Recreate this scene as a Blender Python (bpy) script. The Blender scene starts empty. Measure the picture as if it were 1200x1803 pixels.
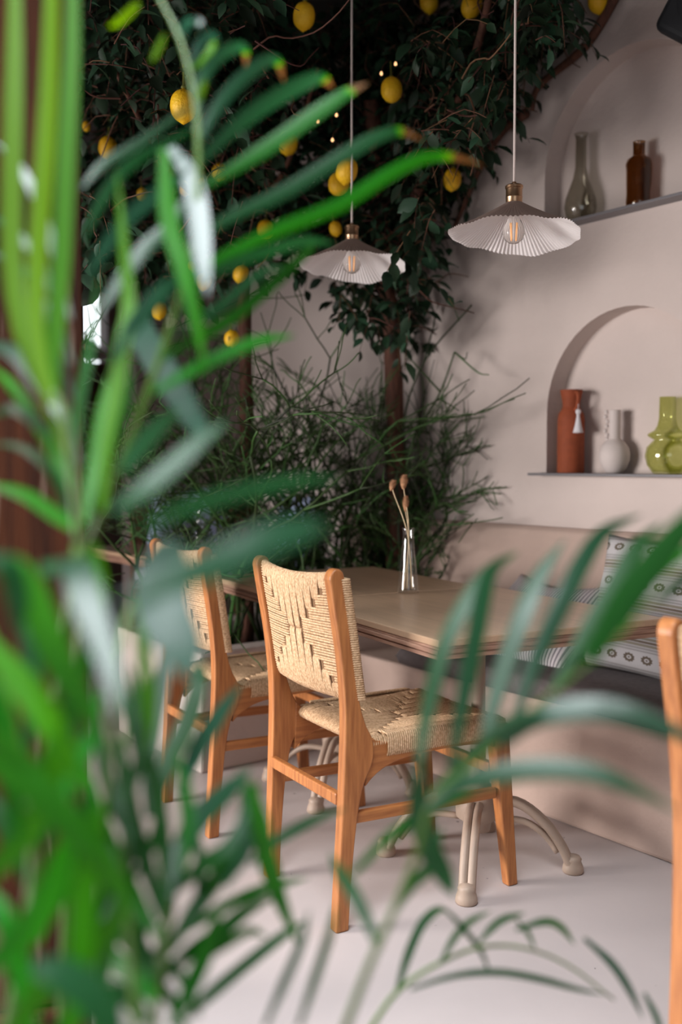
import bpy, bmesh, math, random
from mathutils import Vector, Matrix
random.seed(7)
PI = math.pi
C = bpy.context.scene.collection
SC = bpy.context.scene

# ------------------------------------------------------------------ camera
CAMH, FPX = 1.15, 1757.0
YAW, PIT = math.radians(36.3), math.radians(2.8)
FW = Vector((math.sin(YAW)*math.cos(PIT), math.cos(YAW)*math.cos(PIT), -math.sin(PIT)))
RT = Vector((math.cos(YAW), -math.sin(YAW), 0))
UP = RT.cross(FW)
EYE = Vector((0, 0, CAMH))
cam_d = bpy.data.cameras.new('camera')
cam = bpy.data.objects.new('camera', cam_d); C.objects.link(cam)
cam.location = EYE
cam.rotation_euler = FW.to_track_quat('-Z', 'Y').to_euler()
cam_d.sensor_fit = 'VERTICAL'; cam_d.sensor_height = 36.0
cam_d.lens = FPX/1803*36
cam_d.clip_start = 0.02; cam_d.clip_end = 100
cam_d.dof.use_dof = True
cam_d.dof.focus_distance = 2.62
cam_d.dof.aperture_fstop = 1.55
SC.camera = cam

# ------------------------------------------------------------------ light
world = bpy.data.worlds.new('world'); SC.world = world
world.use_nodes = True
bg = world.node_tree.nodes['Background']
bg.inputs[0].default_value = (0.80, 0.90, 1.0, 1); bg.inputs[1].default_value = 0.30
def area(name, loc, target, sx, sy, power, col):
    l = bpy.data.lights.new(name, 'AREA'); l.shape = 'RECTANGLE'; l.size = sx; l.size_y = sy
    l.energy = power; l.color = col
    o = bpy.data.objects.new(name, l); C.objects.link(o); o.location = loc
    o.rotation_euler = (Vector(target)-Vector(loc)).to_track_quat('-Z', 'Y').to_euler()
    return o
win = area('window_light_side', (-2.5, 3.6, 1.15), (2.6, 1.35, -0.55), 2.2, 1.4, 112, (1.0, 0.945, 0.915))
win.data.spread = math.radians(92)
area('window_light_entrance', (-0.9, -1.9, 1.5), (0.9, 2.0, 0.3), 2.6, 1.7, 20, (0.92, 0.96, 1.0))
sky = area('skylight', (0.12, 1.15, 3.05), (0.30, 1.5, 0), 1.6, 1.9, 84, (0.90, 0.95, 1.0))
sky.data.spread = math.radians(88)
SC.view_settings.view_transform = 'Standard'
SC.view_settings.look = 'None'
SC.view_settings.gamma = 1.0
SC.view_settings.use_curve_mapping = False
SC.view_settings.exposure = 0.0
SC.cycles.max_bounces = 8
SC.cycles.transparent_max_bounces = 12
SC.cycles.sample_clamp_indirect = 6.0
SC.cycles.use_denoising = True

# ------------------------------------------------------------------ helpers
def ray(px, py): return FW + RT*((px-600)/FPX) - UP*((py-901.5)/FPX)
def at(px, py, d): return EYE + ray(px, py)*d
def on_x(px, py, x): v = ray(px, py); return EYE + v*(x/v.x)
def on_y(px, py, y): v = ray(px, py); return EYE + v*(y/v.y)
def on_z(px, py, z): v = ray(px, py); return EYE + v*((z-CAMH)/v.z)

def catmull(P, n):
    P = [Vector(p) for p in P]
    if len(P) == 2: return [P[0].lerp(P[1], i/n) for i in range(n+1)]
    Q = [P[0]*2-P[1]] + P + [P[-1]*2-P[-2]]
    out = []
    m = len(P)-1
    for i in range(n+1):
        t = i/n*m; k = min(int(t), m-1); f = t-k
        a, b, c, d = Q[k], Q[k+1], Q[k+2], Q[k+3]
        out.append(0.5*((2*b)+(c-a)*f+(2*a-5*b+4*c-d)*f*f+(3*b-a-3*c+d)*f**3))
    return out

class MB:
    def __init__(s): s.v = []; s.f = []; s.sm = []; s.attr = []; s.a = 0.0
    def add(s, vs, fs, smooth=True):
        o = len(s.v)
        s.v += [tuple(p) for p in vs]; s.attr += [s.a]*len(vs)
        for f in fs: s.f.append(tuple(i+o for i in f)); s.sm.append(smooth)
    def box(s, c, d, rot=None):
        c = Vector(c); x, y, z = d[0]/2, d[1]/2, d[2]/2
        vs = [Vector((sx*x, sy*y, sz*z)) for sx in (-1, 1) for sy in (-1, 1) for sz in (-1, 1)]
        if rot is not None: vs = [rot @ p for p in vs]
        s.add([c+p for p in vs], [(0,1,3,2),(4,6,7,5),(0,4,5,1),(2,3,7,6),(0,2,6,4),(1,5,7,3)], False)
        return s
    def tube(s, P, R, n=8, cap=True):
        P = [Vector(p) for p in P]
        if not isinstance(R, (list, tuple)): R = [R]*len(P)
        vs = []; fs = []; prev = None
        for i, p in enumerate(P):
            t = (P[min(i+1, len(P)-1)]-P[max(i-1, 0)])
            t = t.normalized() if t.length > 1e-9 else Vector((0, 0, 1))
            if prev is None:
                a = t.cross(Vector((0, 0, 1)))
                if a.length < 1e-3: a = t.cross(Vector((1, 0, 0)))
            else:
                a = prev - t*prev.dot(t)
                if a.length < 1e-6: a = t.cross(Vector((0.3, 1, 0.2)))
            a.normalize(); prev = a; b = t.cross(a)
            for k in range(n):
                q = 2*PI*k/n
                vs.append(p+(a*math.cos(q)+b*math.sin(q))*R[i])
        for i in range(len(P)-1):
            for k in range(n):
                k2 = (k+1) % n
                fs.append((i*n+k, i*n+k2, (i+1)*n+k2, (i+1)*n+k))
        if cap:
            fs.append(tuple(range(n-1, -1, -1))); fs.append(tuple((len(P)-1)*n+k for k in range(n)))
        s.add(vs, fs); return s
    def lathe(s, prof, c=(0, 0, 0), n=32, wob=None):
        c = Vector(c); vs = []; fs = []
        for i, (r, z) in enumerate(prof):
            for k in range(n):
                q = 2*PI*k/n
                rr, zz = (r, z) if wob is None else wob(r, z, q, i/(len(prof)-1))
                vs.append(c+Vector((rr*math.cos(q), rr*math.sin(q), zz)))
        for i in range(len(prof)-1):
            for k in range(n):
                k2 = (k+1) % n
                fs.append((i*n+k, i*n+k2, (i+1)*n+k2, (i+1)*n+k))
        if prof[0][0] > 1e-5: pass
        s.add(vs, fs); return s
    def prism(s, prof, y0, y1, ax='y'):
        # prof: outline in (x,z), extruded along y
        n = len(prof)
        def mk(a, b, e):
            return (a, e, b) if ax == 'y' else (e, a, b)
        vs = [mk(a, b, y0) for a, b in prof] + [mk(a, b, y1) for a, b in prof]
        fs = [tuple(range(n)), tuple(range(2*n-1, n-1, -1))]
        fs += [(i, i+n, (i+1) % n+n, (i+1) % n) for i in range(n)]
        s.add(vs, fs, False); return s
    def quadstrip(s, rows, smooth=True):
        m = len(rows[0]); vs = [p for r in rows for p in r]
        fs = [(i*m+j, i*m+j+1, (i+1)*m+j+1, (i+1)*m+j) for i in range(len(rows)-1) for j in range(m-1)]
        s.add(vs, fs, smooth); return s
    def build(s, name, mat, parent=None, bevel=0, seg=2, subsurf=0, origin=None, fixn=True, split=False):
        me = bpy.data.meshes.new(name)
        o3 = Vector(origin) if origin is not None else Vector((0, 0, 0))
        me.from_pydata([tuple(Vector(p)-o3) for p in s.v], [], s.f)
        if fixn:
            me.polygons.foreach_set('use_smooth', s.sm)
            bm = bmesh.new(); bm.from_mesh(me); bmesh.ops.remove_doubles(bm, verts=bm.verts[:], dist=1e-6)
            bmesh.ops.recalc_face_normals(bm, faces=bm.faces[:]); bm.to_mesh(me); bm.free()
        else: me.polygons.foreach_set('use_smooth', s.sm)
        if any(s.attr):
            at_ = me.attributes.new('tone', 'FLOAT', 'POINT'); at_.data.foreach_set('value', s.attr)
        me.materials.append(mat); me.update()
        ob = bpy.data.objects.new(name, me); C.objects.link(ob)
        if parent is not None: ob.parent = parent
        elif origin is not None: ob.location = o3
        if bevel:
            b = ob.modifiers.new('bevel', 'BEVEL'); b.width = bevel; b.segments = seg; b.limit_method = 'ANGLE'; b.angle_limit = math.radians(40)
            b.harden_normals = False
        if split:
            e_ = ob.modifiers.new('split', 'EDGE_SPLIT'); e_.split_angle = math.radians(38)
        if subsurf:
            m = ob.modifiers.new('sub', 'SUBSURF'); m.levels = subsurf; m.render_levels = subsurf
        return ob

def tag(o, label, cat, group=None, kind=None):
    o['label'] = label; o['category'] = cat
    if group: o['group'] = group
    if kind: o['kind'] = kind
    return o
def thing(name, label, cat, loc=(0, 0, 0), rz=0, group=None):
    o = bpy.data.objects.new(name, None); C.objects.link(o)
    o.empty_display_size = 0.05
    o.location = loc; o.rotation_euler = (0, 0, rz)
    return tag(o, label, cat, group)
def struct(o, label=None):
    o['kind'] = 'structure'
    if label: o['label'] = label
    return o
def dup(root, loc, rz, label):
    r = root.copy(); C.objects.link(r); r.location = loc; r.rotation_euler = (0, 0, rz); r['label'] = label
    for ch in list(root.children):
        c = ch.copy(); C.objects.link(c); c.parent = r
        for g in list(ch.children):
            d = g.copy(); C.objects.link(d); d.parent = c
    return r

# ------------------------------------------------------------------ materials
def mat(name, col, rough=0.6, metal=0, var=0.0, scale=8.0, bump=0.0, bscale=60.0, stretch=(1, 1, 1), col2=None,
        spec=0.5, trans=0.0, ior=1.45, coat=0.0, detail=6.0, island=0.0):
    m = bpy.data.materials.new(name); m.use_nodes = True
    nt = m.node_tree; N = nt.nodes; L = nt.links
    p = N['Principled BSDF']
    p.inputs['Roughness'].default_value = rough; p.inputs['Metallic'].default_value = metal
    p.inputs['Specular IOR Level'].default_value = spec
    p.inputs['Transmission Weight'].default_value = trans; p.inputs['IOR'].default_value = ior
    p.inputs['Coat Weight'].default_value = coat
    tc = N.new('ShaderNodeTexCoord'); mp = N.new('ShaderNodeMapping'); mp.inputs['Scale'].default_value = stretch
    L.new(tc.outputs['Object'], mp.inputs['Vector'])
    c4 = (*col, 1)
    p.inputs['Base Color'].default_value = c4
    last = None
    if var or col2:
        nz = N.new('ShaderNodeTexNoise'); nz.inputs['Scale'].default_value = scale; nz.inputs['Detail'].default_value = detail
        L.new(mp.outputs[0], nz.inputs['Vector'])
        cr = N.new('ShaderNodeValToRGB')
        c2 = col2 if col2 else tuple(max(0, c*(1-var)) for c in col)
        cr.color_ramp.elements[0].color = (*c2, 1); cr.color_ramp.elements[0].position = 0.32
        cr.color_ramp.elements[1].color = c4; cr.color_ramp.elements[1].position = 0.66
        L.new(nz.outputs['Fac'], cr.inputs[0]); last = cr.outputs[0]
    if island:
        ge = N.new('ShaderNodeNewGeometry'); hs = N.new('ShaderNodeHueSaturation')
        mr = N.new('ShaderNodeMapRange'); mr.inputs[3].default_value = 1-island; mr.inputs[4].default_value = 1+island
        L.new(ge.outputs['Random Per Island'], mr.inputs[0]); L.new(mr.outputs[0], hs.inputs['Value'])
        mr2 = N.new('ShaderNodeMapRange'); mr2.inputs[3].default_value = 0.47; mr2.inputs[4].default_value = 0.53
        L.new(ge.outputs['Random Per Island'], mr2.inputs[0]); L.new(mr2.outputs[0], hs.inputs['Hue'])
        if last: L.new(last, hs.inputs['Color'])
        else: hs.inputs['Color'].default_value = c4
        last = hs.outputs[0]
    if last: L.new(last, p.inputs['Base Color'])
    if bump:
        nb = N.new('ShaderNodeTexNoise'); nb.inputs['Scale'].default_value = bscale; nb.inputs['Detail'].default_value = 5
        L.new(mp.outputs[0], nb.inputs['Vector'])
        bp = N.new('ShaderNodeBump'); bp.inputs['Strength'].default_value = bump; bp.inputs['Distance'].default_value = 0.01
        L.new(nb.outputs['Fac'], bp.inputs['Height']); L.new(bp.outputs[0], p.inputs['Normal'])
    return m

M = {}
M['plaster'] = mat('warm_plaster', (0.59, 0.50, 0.465), 0.9, var=0.10, scale=2.2, bump=0.25, bscale=35)
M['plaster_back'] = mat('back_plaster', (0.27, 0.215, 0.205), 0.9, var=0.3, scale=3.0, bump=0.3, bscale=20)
M['plaster_pink'] = mat('pink_plaster', (0.49, 0.365, 0.31), 0.9, var=0.14, scale=3.0, bump=0.25, bscale=40)
M['floor'] = mat('microcement', (0.54, 0.475, 0.462), 0.55, var=0.10, scale=2.5, bump=0.06, bscale=30)
M['ceiling'] = mat('dark_ceiling', (0.10, 0.085, 0.075), 0.9)
M['timber_dark'] = mat('dark_timber', (0.11, 0.035, 0.015), 0.6, var=0.5, scale=5, stretch=(6, 6, 0.6), bump=0.2, bscale=20)
M['teak'] = mat('teak', (0.45, 0.175, 0.055), 0.42, col2=(0.29, 0.10, 0.032), scale=7, stretch=(14, 14, 1.2), bump=0.06, bscale=40)
M['teak_h'] = mat('teak_rail', (0.45, 0.175, 0.055), 0.42, col2=(0.29, 0.10, 0.032), scale=7, stretch=(1.2, 14, 14), bump=0.06, bscale=40)
M['cord'] = mat('paper_cord', (0.72, 0.49, 0.30), 0.8, col2=(0.47, 0.285, 0.15), scale=150, bump=0.4, bscale=300, detail=2)
M['cord_core'] = mat('cord_core', (0.20, 0.11, 0.055), 0.9)
M['table'] = mat('limed_wood_top', (0.52, 0.345, 0.225), 0.28, var=0.16, scale=5, stretch=(10, 0.8, 1), bump=0.03, bscale=60)
M['table_edge'] = mat('limed_wood_edge', (0.40, 0.235, 0.165), 0.5, col2=(0.22, 0.115, 0.08), scale=9, stretch=(1, 1, 9), bump=0.1, bscale=50)
M['iron'] = mat('painted_iron', (0.40, 0.30, 0.235), 0.5, var=0.15, scale=14)
M['cushion'] = mat('charcoal_fabric', (0.125, 0.105, 0.105), 0.95, var=0.2, scale=60, bump=0.3, bscale=400)
M['slate'] = mat('slate_shelf', (0.16, 0.15, 0.16), 0.4)
M['terracotta'] = mat('terracotta', (0.30, 0.065, 0.022), 0.75, var=0.2, scale=40, bump=0.2, bscale=180)
M['white_ceramic'] = mat('white_ceramic', (0.60, 0.525, 0.50), 0.7, bump=0.1, bscale=200)
M['white_yarn'] = mat('white_yarn', (0.80, 0.77, 0.80), 0.9, bump=0.5, bscale=300)
M['brass'] = mat('antique_brass', (0.46, 0.29, 0.175), 0.33, metal=1.0)
M['cable'] = mat('fabric_cable', (0.74, 0.64, 0.60), 0.8)
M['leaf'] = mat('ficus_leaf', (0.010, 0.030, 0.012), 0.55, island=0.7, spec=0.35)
M['bark'] = mat('brown_bark', (0.13, 0.05, 0.03), 0.8, var=0.5, scale=20, stretch=(3, 3, 0.6), bump=0.5, bscale=40)
M['twig'] = mat('brown_twig', (0.085, 0.032, 0.018), 0.8, island=0.5)
M['cactus'] = mat('pencil_stem', (0.030, 0.066, 0.012), 0.6, island=0.8)
M['lemon'] = mat('lemon_peel', (0.86, 0.52, 0.015), 0.45, col2=(0.78, 0.40, 0.01), scale=9, bump=0.35, bscale=160)
M['calyx'] = mat('lemon_calyx', (0.16, 0.16, 0.03), 0.7)
M['blue_fabric'] = mat('pale_blue_fabric', (0.48, 0.56, 0.80), 0.9, var=0.15, scale=20, bump=0.2, bscale=200)
M['pale_fabric'] = mat('pale_grey_fabric', (0.56, 0.56, 0.62), 0.9, var=0.2, scale=20, bump=0.2, bscale=200)
M['brown_wood'] = mat('brown_wood', (0.20, 0.08, 0.04), 0.5, var=0.4, scale=8, stretch=(1, 8, 8))
M['black'] = mat('black_plastic', (0.012, 0.013, 0.016), 0.5)
M['dried'] = mat('dried_grass', (0.62, 0.32, 0.17), 0.9, var=0.3, scale=90, bump=0.8, bscale=300)
M['straw'] = mat('dried_stem', (0.66, 0.50, 0.31), 0.8)
M['soil'] = mat('soil', (0.05, 0.035, 0.025), 1.0, bump=1, bscale=40)
M['pot'] = mat('clay_pot', (0.16, 0.10, 0.075), 0.8, var=0.2, scale=12)
M['brown_tip'] = mat('dry_tip', (0.36, 0.17, 0.05), 0.8)
M['stalk'] = mat('palm_stalk', (0.06, 0.13, 0.008), 0.45, var=0.3, scale=10)

def specks(m):
    nt = m.node_tree; N = nt.nodes; L = nt.links; p = N['Principled BSDF']
    tc = N.new('ShaderNodeTexCoord'); nz = N.new('ShaderNodeTexNoise'); nz.inputs['Scale'].default_value = 26; nz.inputs['Detail'].default_value = 3
    L.new(tc.outputs['Object'], nz.inputs['Vector'])
    cr = N.new('ShaderNodeValToRGB'); cr.color_ramp.elements[0].position = .735; cr.color_ramp.elements[1].position = .76
    L.new(nz.outputs['Fac'], cr.inputs[0]); mx = N.new('ShaderNodeMix'); mx.data_type = 'RGBA'
    L.new(cr.outputs[0], mx.inputs[0]); L.new(p.inputs['Base Color'].links[0].from_socket, mx.inputs[6]); mx.inputs[7].default_value = (.13, .11, .11, 1)
    L.new(mx.outputs[2], p.inputs['Base Color'])
specks(M['floor'])
def glass(name, col, rough=0.02, ior=1.45):
    m = bpy.data.materials.new(name); m.use_nodes = True
    nt = m.node_tree; N = nt.nodes; L = nt.links
    p = N['Principled BSDF']; p.inputs['Base Color'].default_value = (*col, 1)
    p.inputs['Transmission Weight'].default_value = 1; p.inputs['Roughness'].default_value = rough
    p.inputs['IOR'].default_value = ior
    return m
def thin_glass(name, col, edge, ior=1.45, rough=0.02):
    # thin coloured wall: straight-through tint that deepens towards grazing edges, plus a clear reflection
    m = bpy.data.materials.new(name); m.use_nodes = True
    nt = m.node_tree; N = nt.nodes; L = nt.links; N.remove(N['Principled BSDF'])
    lw = N.new('ShaderNodeLayerWeight'); lw.inputs[0].default_value = 0.35
    cr = N.new('ShaderNodeValToRGB'); cr.color_ramp.elements[0].color = (*col, 1); cr.color_ramp.elements[0].position = .35
    cr.color_ramp.elements[1].color = (*edge, 1); cr.color_ramp.elements[1].position = .95
    L.new(lw.outputs['Facing'], cr.inputs[0])
    tr = N.new('ShaderNodeBsdfTransparent'); L.new(cr.outputs[0], tr.inputs[0])
    gl = N.new('ShaderNodeBsdfGlossy'); gl.inputs['Roughness'].default_value = rough; gl.inputs[0].default_value = (1, 1, 1, 1)
    f2 = N.new('ShaderNodeLayerWeight'); f2.inputs[0].default_value = 0.5
    pw = N.new('ShaderNodeMath'); pw.operation = 'POWER'; pw.inputs[1].default_value = 4.5; L.new(f2.outputs['Facing'], pw.inputs[0])
    fr = N.new('ShaderNodeMath'); fr.operation = 'MULTIPLY_ADD'; fr.inputs[1].default_value = .7; fr.inputs[2].default_value = .045; L.new(pw.outputs[0], fr.inputs[0])
    mx = N.new('ShaderNodeMixShader'); L.new(fr.outputs[0], mx.inputs[0]); L.new(tr.outputs[0], mx.inputs[1]); L.new(gl.outputs[0], mx.inputs[2])
    L.new(mx.outputs[0], N['Material Output'].inputs[0])
    return m
M['grey_glass'] = thin_glass('smoke_glass', (0.78, 0.77, 0.73), (0.69, 0.68, 0.64), 1.4, .08)
M['amber_glass'] = thin_glass('amber_glass', (0.60, 0.44, 0.28), (0.48, 0.32, 0.18), 1.4, .10)
M['green_glass'] = thin_glass('olive_glass', (0.86, 0.88, 0.66), (0.74, 0.77, 0.46), 1.45, .04)
M['clear_glass'] = thin_glass('clear_glass', (0.98, 0.985, 0.985), (0.86, 0.88, 0.88), 1.42, .02)
M['bulb_glass'] = glass('bulb_glass', (1, 0.98, 0.95), 0.0, 1.28)

def emis(name, col, st):
    m = bpy.data.materials.new(name); m.use_nodes = True
    p = m.node_tree.nodes['Principled BSDF']; p.inputs['Base Color'].default_value = (*col, 1)
    p.inputs['Emission Color'].default_value = (*col, 1); p.inputs['Emission Strength'].default_value = st
    return m
M['filament'] = emis('filament', (0.9, 0.45, 0.2), 0.55)
M['sky_pane'] = emis('bright_pane', (0.9, 0.95, 1.0), 2.4)
M['fairy'] = emis('fairy_bulb', (1.0, 0.55, 0.25), 1.5)

def shade_mat():
    m = bpy.data.materials.new('pleated_shade'); m.use_nodes = True
    nt = m.node_tree; N = nt.nodes; L = nt.links; p = N['Principled BSDF']; p.inputs['Roughness'].default_value = 0.8
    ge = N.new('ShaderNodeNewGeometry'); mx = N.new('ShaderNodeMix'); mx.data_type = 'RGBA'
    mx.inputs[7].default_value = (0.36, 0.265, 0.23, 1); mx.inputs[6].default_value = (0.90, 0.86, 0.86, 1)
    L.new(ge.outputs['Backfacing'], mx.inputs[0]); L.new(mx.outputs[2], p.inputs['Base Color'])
    tr = N.new('ShaderNodeBsdfTranslucent'); tr.inputs[0].default_value = (0.7, 0.6, 0.55, 1)
    ms = N.new('ShaderNodeMixShader'); ms.inputs[0].default_value = 0.15
    L.new(p.outputs[0], ms.inputs[1]); L.new(tr.outputs[0], ms.inputs[2]); L.new(ms.outputs[0], N['Material Output'].inputs[0])
    return m
M['shade'] = shade_mat()

def palm_mat():
    # 'tone' 0..1: painted-in lime backlight -> mid green -> unlit dark -> bluish sky sheen
    m = bpy.data.materials.new('palm_leaf'); m.use_nodes = True
    nt = m.node_tree; N = nt.nodes; L = nt.links; p = N['Principled BSDF']
    p.inputs['Roughness'].default_value = 0.40; p.inputs['Specular IOR Level'].default_value = 0.5
    a = N.new('ShaderNodeAttribute'); a.attribute_name = 'tone'
    cr = N.new('ShaderNodeValToRGB'); e = cr.color_ramp.elements
    e[0].position = 0.1; e[0].color = (0.072, 0.180, 0.002, 1)
    e[1].position = 1.0; e[1].color = (0.014, 0.046, 0.030, 1)
    k = e.new(0.0); k.color = (0.10, 0.055, 0.022, 1)
    k = e.new(0.45); k.color = (0.004, 0.150, 0.005, 1)
    k = e.new(0.72); k.color = (0.006, 0.045, 0.007, 1)
    L.new(a.outputs['Fac'], cr.inputs[0]); L.new(cr.outputs[0], p.inputs['Base Color'])
    p.inputs['Coat Roughness'].default_value = .3
    for sock, lo, hi in (('Specular IOR Level', .22, .50), ('Roughness', .50, .38), ('Coat Weight', 0, .10)):   # the bluish sheen tones also get more gloss
        mr = N.new('ShaderNodeMapRange'); mr.inputs[1].default_value = .75; mr.inputs[2].default_value = .92
        mr.inputs[3].default_value = lo; mr.inputs[4].default_value = hi
        L.new(a.outputs['Fac'], mr.inputs[0]); L.new(mr.outputs[0], p.inputs[sock])
    tr = N.new('ShaderNodeBsdfTranslucent')
    hs = N.new('ShaderNodeHueSaturation'); hs.inputs['Saturation'].default_value = 1.2; hs.inputs['Value'].default_value = 2.2; hs.inputs['Hue'].default_value = 0.48
    L.new(cr.outputs[0], hs.inputs['Color']); L.new(hs.outputs[0], tr.inputs[0])
    ms = N.new('ShaderNodeMixShader'); ms.inputs[0].default_value = 0.35
    L.new(p.outputs[0], ms.inputs[1]); L.new(tr.outputs[0], ms.inputs[2]); L.new(ms.outputs[0], N['Material Output'].inputs[0])
    return m
M['palm'] = palm_mat()

def stripe_mat(name, kind):
    m = bpy.data.materials.new(name); m.use_nodes = True
    nt = m.node_tree; N = nt.nodes; L = nt.links; p = N['Principled BSDF']; p.inputs['Roughness'].default_value = 0.95
    tc = N.new('ShaderNodeTexCoord'); sp = N.new('ShaderNodeSeparateXYZ'); L.new(tc.outputs['Object'], sp.inputs[0])
    def math_(op, a, b=None, c=None):
        n = N.new('ShaderNodeMath'); n.operation = op
        for i, x in enumerate((a, b, c)):
            if x is None: continue
            if isinstance(x, (int, float)): n.inputs[i].default_value = x
            else: L.new(x, n.inputs[i])
        return n.outputs[0]
    if kind == 'thin':
        f = math_('FRACT', math_('MULTIPLY', sp.outputs['Y'], 72.0)); g = math_('GREATER_THAN', f, 0.58)
        mx = N.new('ShaderNodeMix'); mx.data_type = 'RGBA'; L.new(g, mx.inputs[0])
        mx.inputs[6].default_value = (0.66, 0.61, 0.62, 1); mx.inputs[7].default_value = (0.20, 0.175, 0.20, 1)
        L.new(mx.outputs[2], p.inputs['Base Color'])
    else:
        # woven bands across z with medallion rows
        P_ = 0.118
        f = math_('FRACT', math_('MULTIPLY', math_('ADD', sp.outputs['Z'], 1.018), 1/P_))
        cr = N.new('ShaderNodeValToRGB'); cr.color_ramp.interpolation = 'CONSTANT'; e = cr.color_ramp.elements
        pale = (0.50, 0.48, 0.49, 1); grey = (0.33, 0.31, 0.31, 1); dark = (0.17, 0.13, 0.10, 1); olive = (0.27, 0.24, 0.19, 1)
        e[0].position = 0; e[0].color = pale
        e[1].position = 0.40; e[1].color = grey
        for ps, c in ((0.44, pale), (0.47, grey), (0.52, pale), (0.55, olive), (0.62, pale), (0.64, dark), (0.70, pale), (0.73, olive), (0.80, pale), (0.83, grey), (0.88, pale), (0.91, grey), (0.95, pale)):
            k = e.new(ps); k.color = c
        L.new(f, cr.inputs[0])
        # medallions: centre of the pale band (f=0.2), spacing along y
        S_ = 0.066
        dy = math_('SUBTRACT', math_('FRACT', math_('MULTIPLY', math_('ADD', sp.outputs['Y'], 1.0), 1/S_)), 0.5)
        dz = math_('MULTIPLY', math_('SUBTRACT', f, 0.20), P_/S_*1.5)
        r = math_('SQRT', math_('ADD', math_('MULTIPLY', dy, dy), math_('MULTIPLY', dz, dz)))
        ang = math_('ARCTAN2', dz, dy)
        pet = math_('MULTIPLY', math_('COSINE', math_('MULTIPLY', ang, 10.0)), 0.03)
        ro = math_('ADD', r, pet)
        ring = math_('MULTIPLY', math_('LESS_THAN', ro, 0.31), math_('GREATER_THAN', r, 0.14))
        dot = math_('LESS_THAN', r, 0.06)
        fac = math_('MAXIMUM', ring, dot)
        mx = N.new('ShaderNodeMix'); mx.data_type = 'RGBA'; L.new(fac, mx.inputs[0])
        L.new(cr.outputs[0], mx.inputs[6]); mx.inputs[7].default_value = (0.13, 0.10, 0.075, 1)
        L.new(mx.outputs[2], p.inputs['Base Color'])
    nb = N.new('ShaderNodeTexNoise'); nb.inputs['Scale'].default_value = 500; L.new(tc.outputs['Object'], nb.inputs['Vector'])
    bp = N.new('ShaderNodeBump'); bp.inputs['Strength'].default_value = 0.3; bp.inputs['Distance'].default_value = 0.003
    L.new(nb.outputs['Fac'], bp.inputs['Height']); L.new(bp.outputs[0], p.inputs['Normal'])
    return m
M['stripe'] = stripe_mat('thin_striped_cotton', 'thin')
M['medallion'] = stripe_mat('medallion_weave', 'med')

def column_mat():
    # weathered red-brown timber with worn pale streaks
    m = mat('weathered_timber', (0.060, 0.018, 0.007), 0.8, spec=0.15, col2=(0.020, 0.007, 0.004), scale=4, stretch=(7, 7, 0.7), bump=0.3, bscale=25)
    nt = m.node_tree; N = nt.nodes; L = nt.links; p = N['Principled BSDF']
    tc = N.new('ShaderNodeTexCoord'); mp = N.new('ShaderNodeMapping'); mp.inputs['Scale'].default_value = (11, 11, 1.6)
    L.new(tc.outputs['Object'], mp.inputs[0])
    nz = N.new('ShaderNodeTexNoise'); nz.inputs['Scale'].default_value = 1.6; nz.inputs['Detail'].default_value = 3
    L.new(mp.outputs[0], nz.inputs['Vector'])
    cr = N.new('ShaderNodeValToRGB'); cr.color_ramp.elements[0].position = 0.60; cr.color_ramp.elements[1].position = 0.68
    L.new(nz.outputs['Fac'], cr.inputs[0])
    mx = N.new('ShaderNodeMix'); mx.data_type = 'RGBA'; L.new(cr.outputs[0], mx.inputs[0])
    src = p.inputs['Base Color'].links[0].from_socket
    L.new(src, mx.inputs[6]); mx.inputs[7].default_value = (0.13, 0.085, 0.06, 1)
    L.new(mx.outputs[2], p.inputs['Base Color'])
    return m
M['column'] = column_mat()

# ------------------------------------------------------------------ structure
XB = 2.424            # front of the bench
XW = 2.914            # right wall
CEIL = 3.1
YP = 3.24             # planter front
b = MB(); b.box((1.4, 3.8, -0.05), (9.6, 12.2, 0.1))
struct(b.build('floor', M['floor']), 'pale microcement floor')
b = MB(); b.box((1.4, 3.8, CEIL+0.05), (9.6, 12.2, 0.1))
struct(b.build('ceiling', M['ceiling']))

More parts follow.
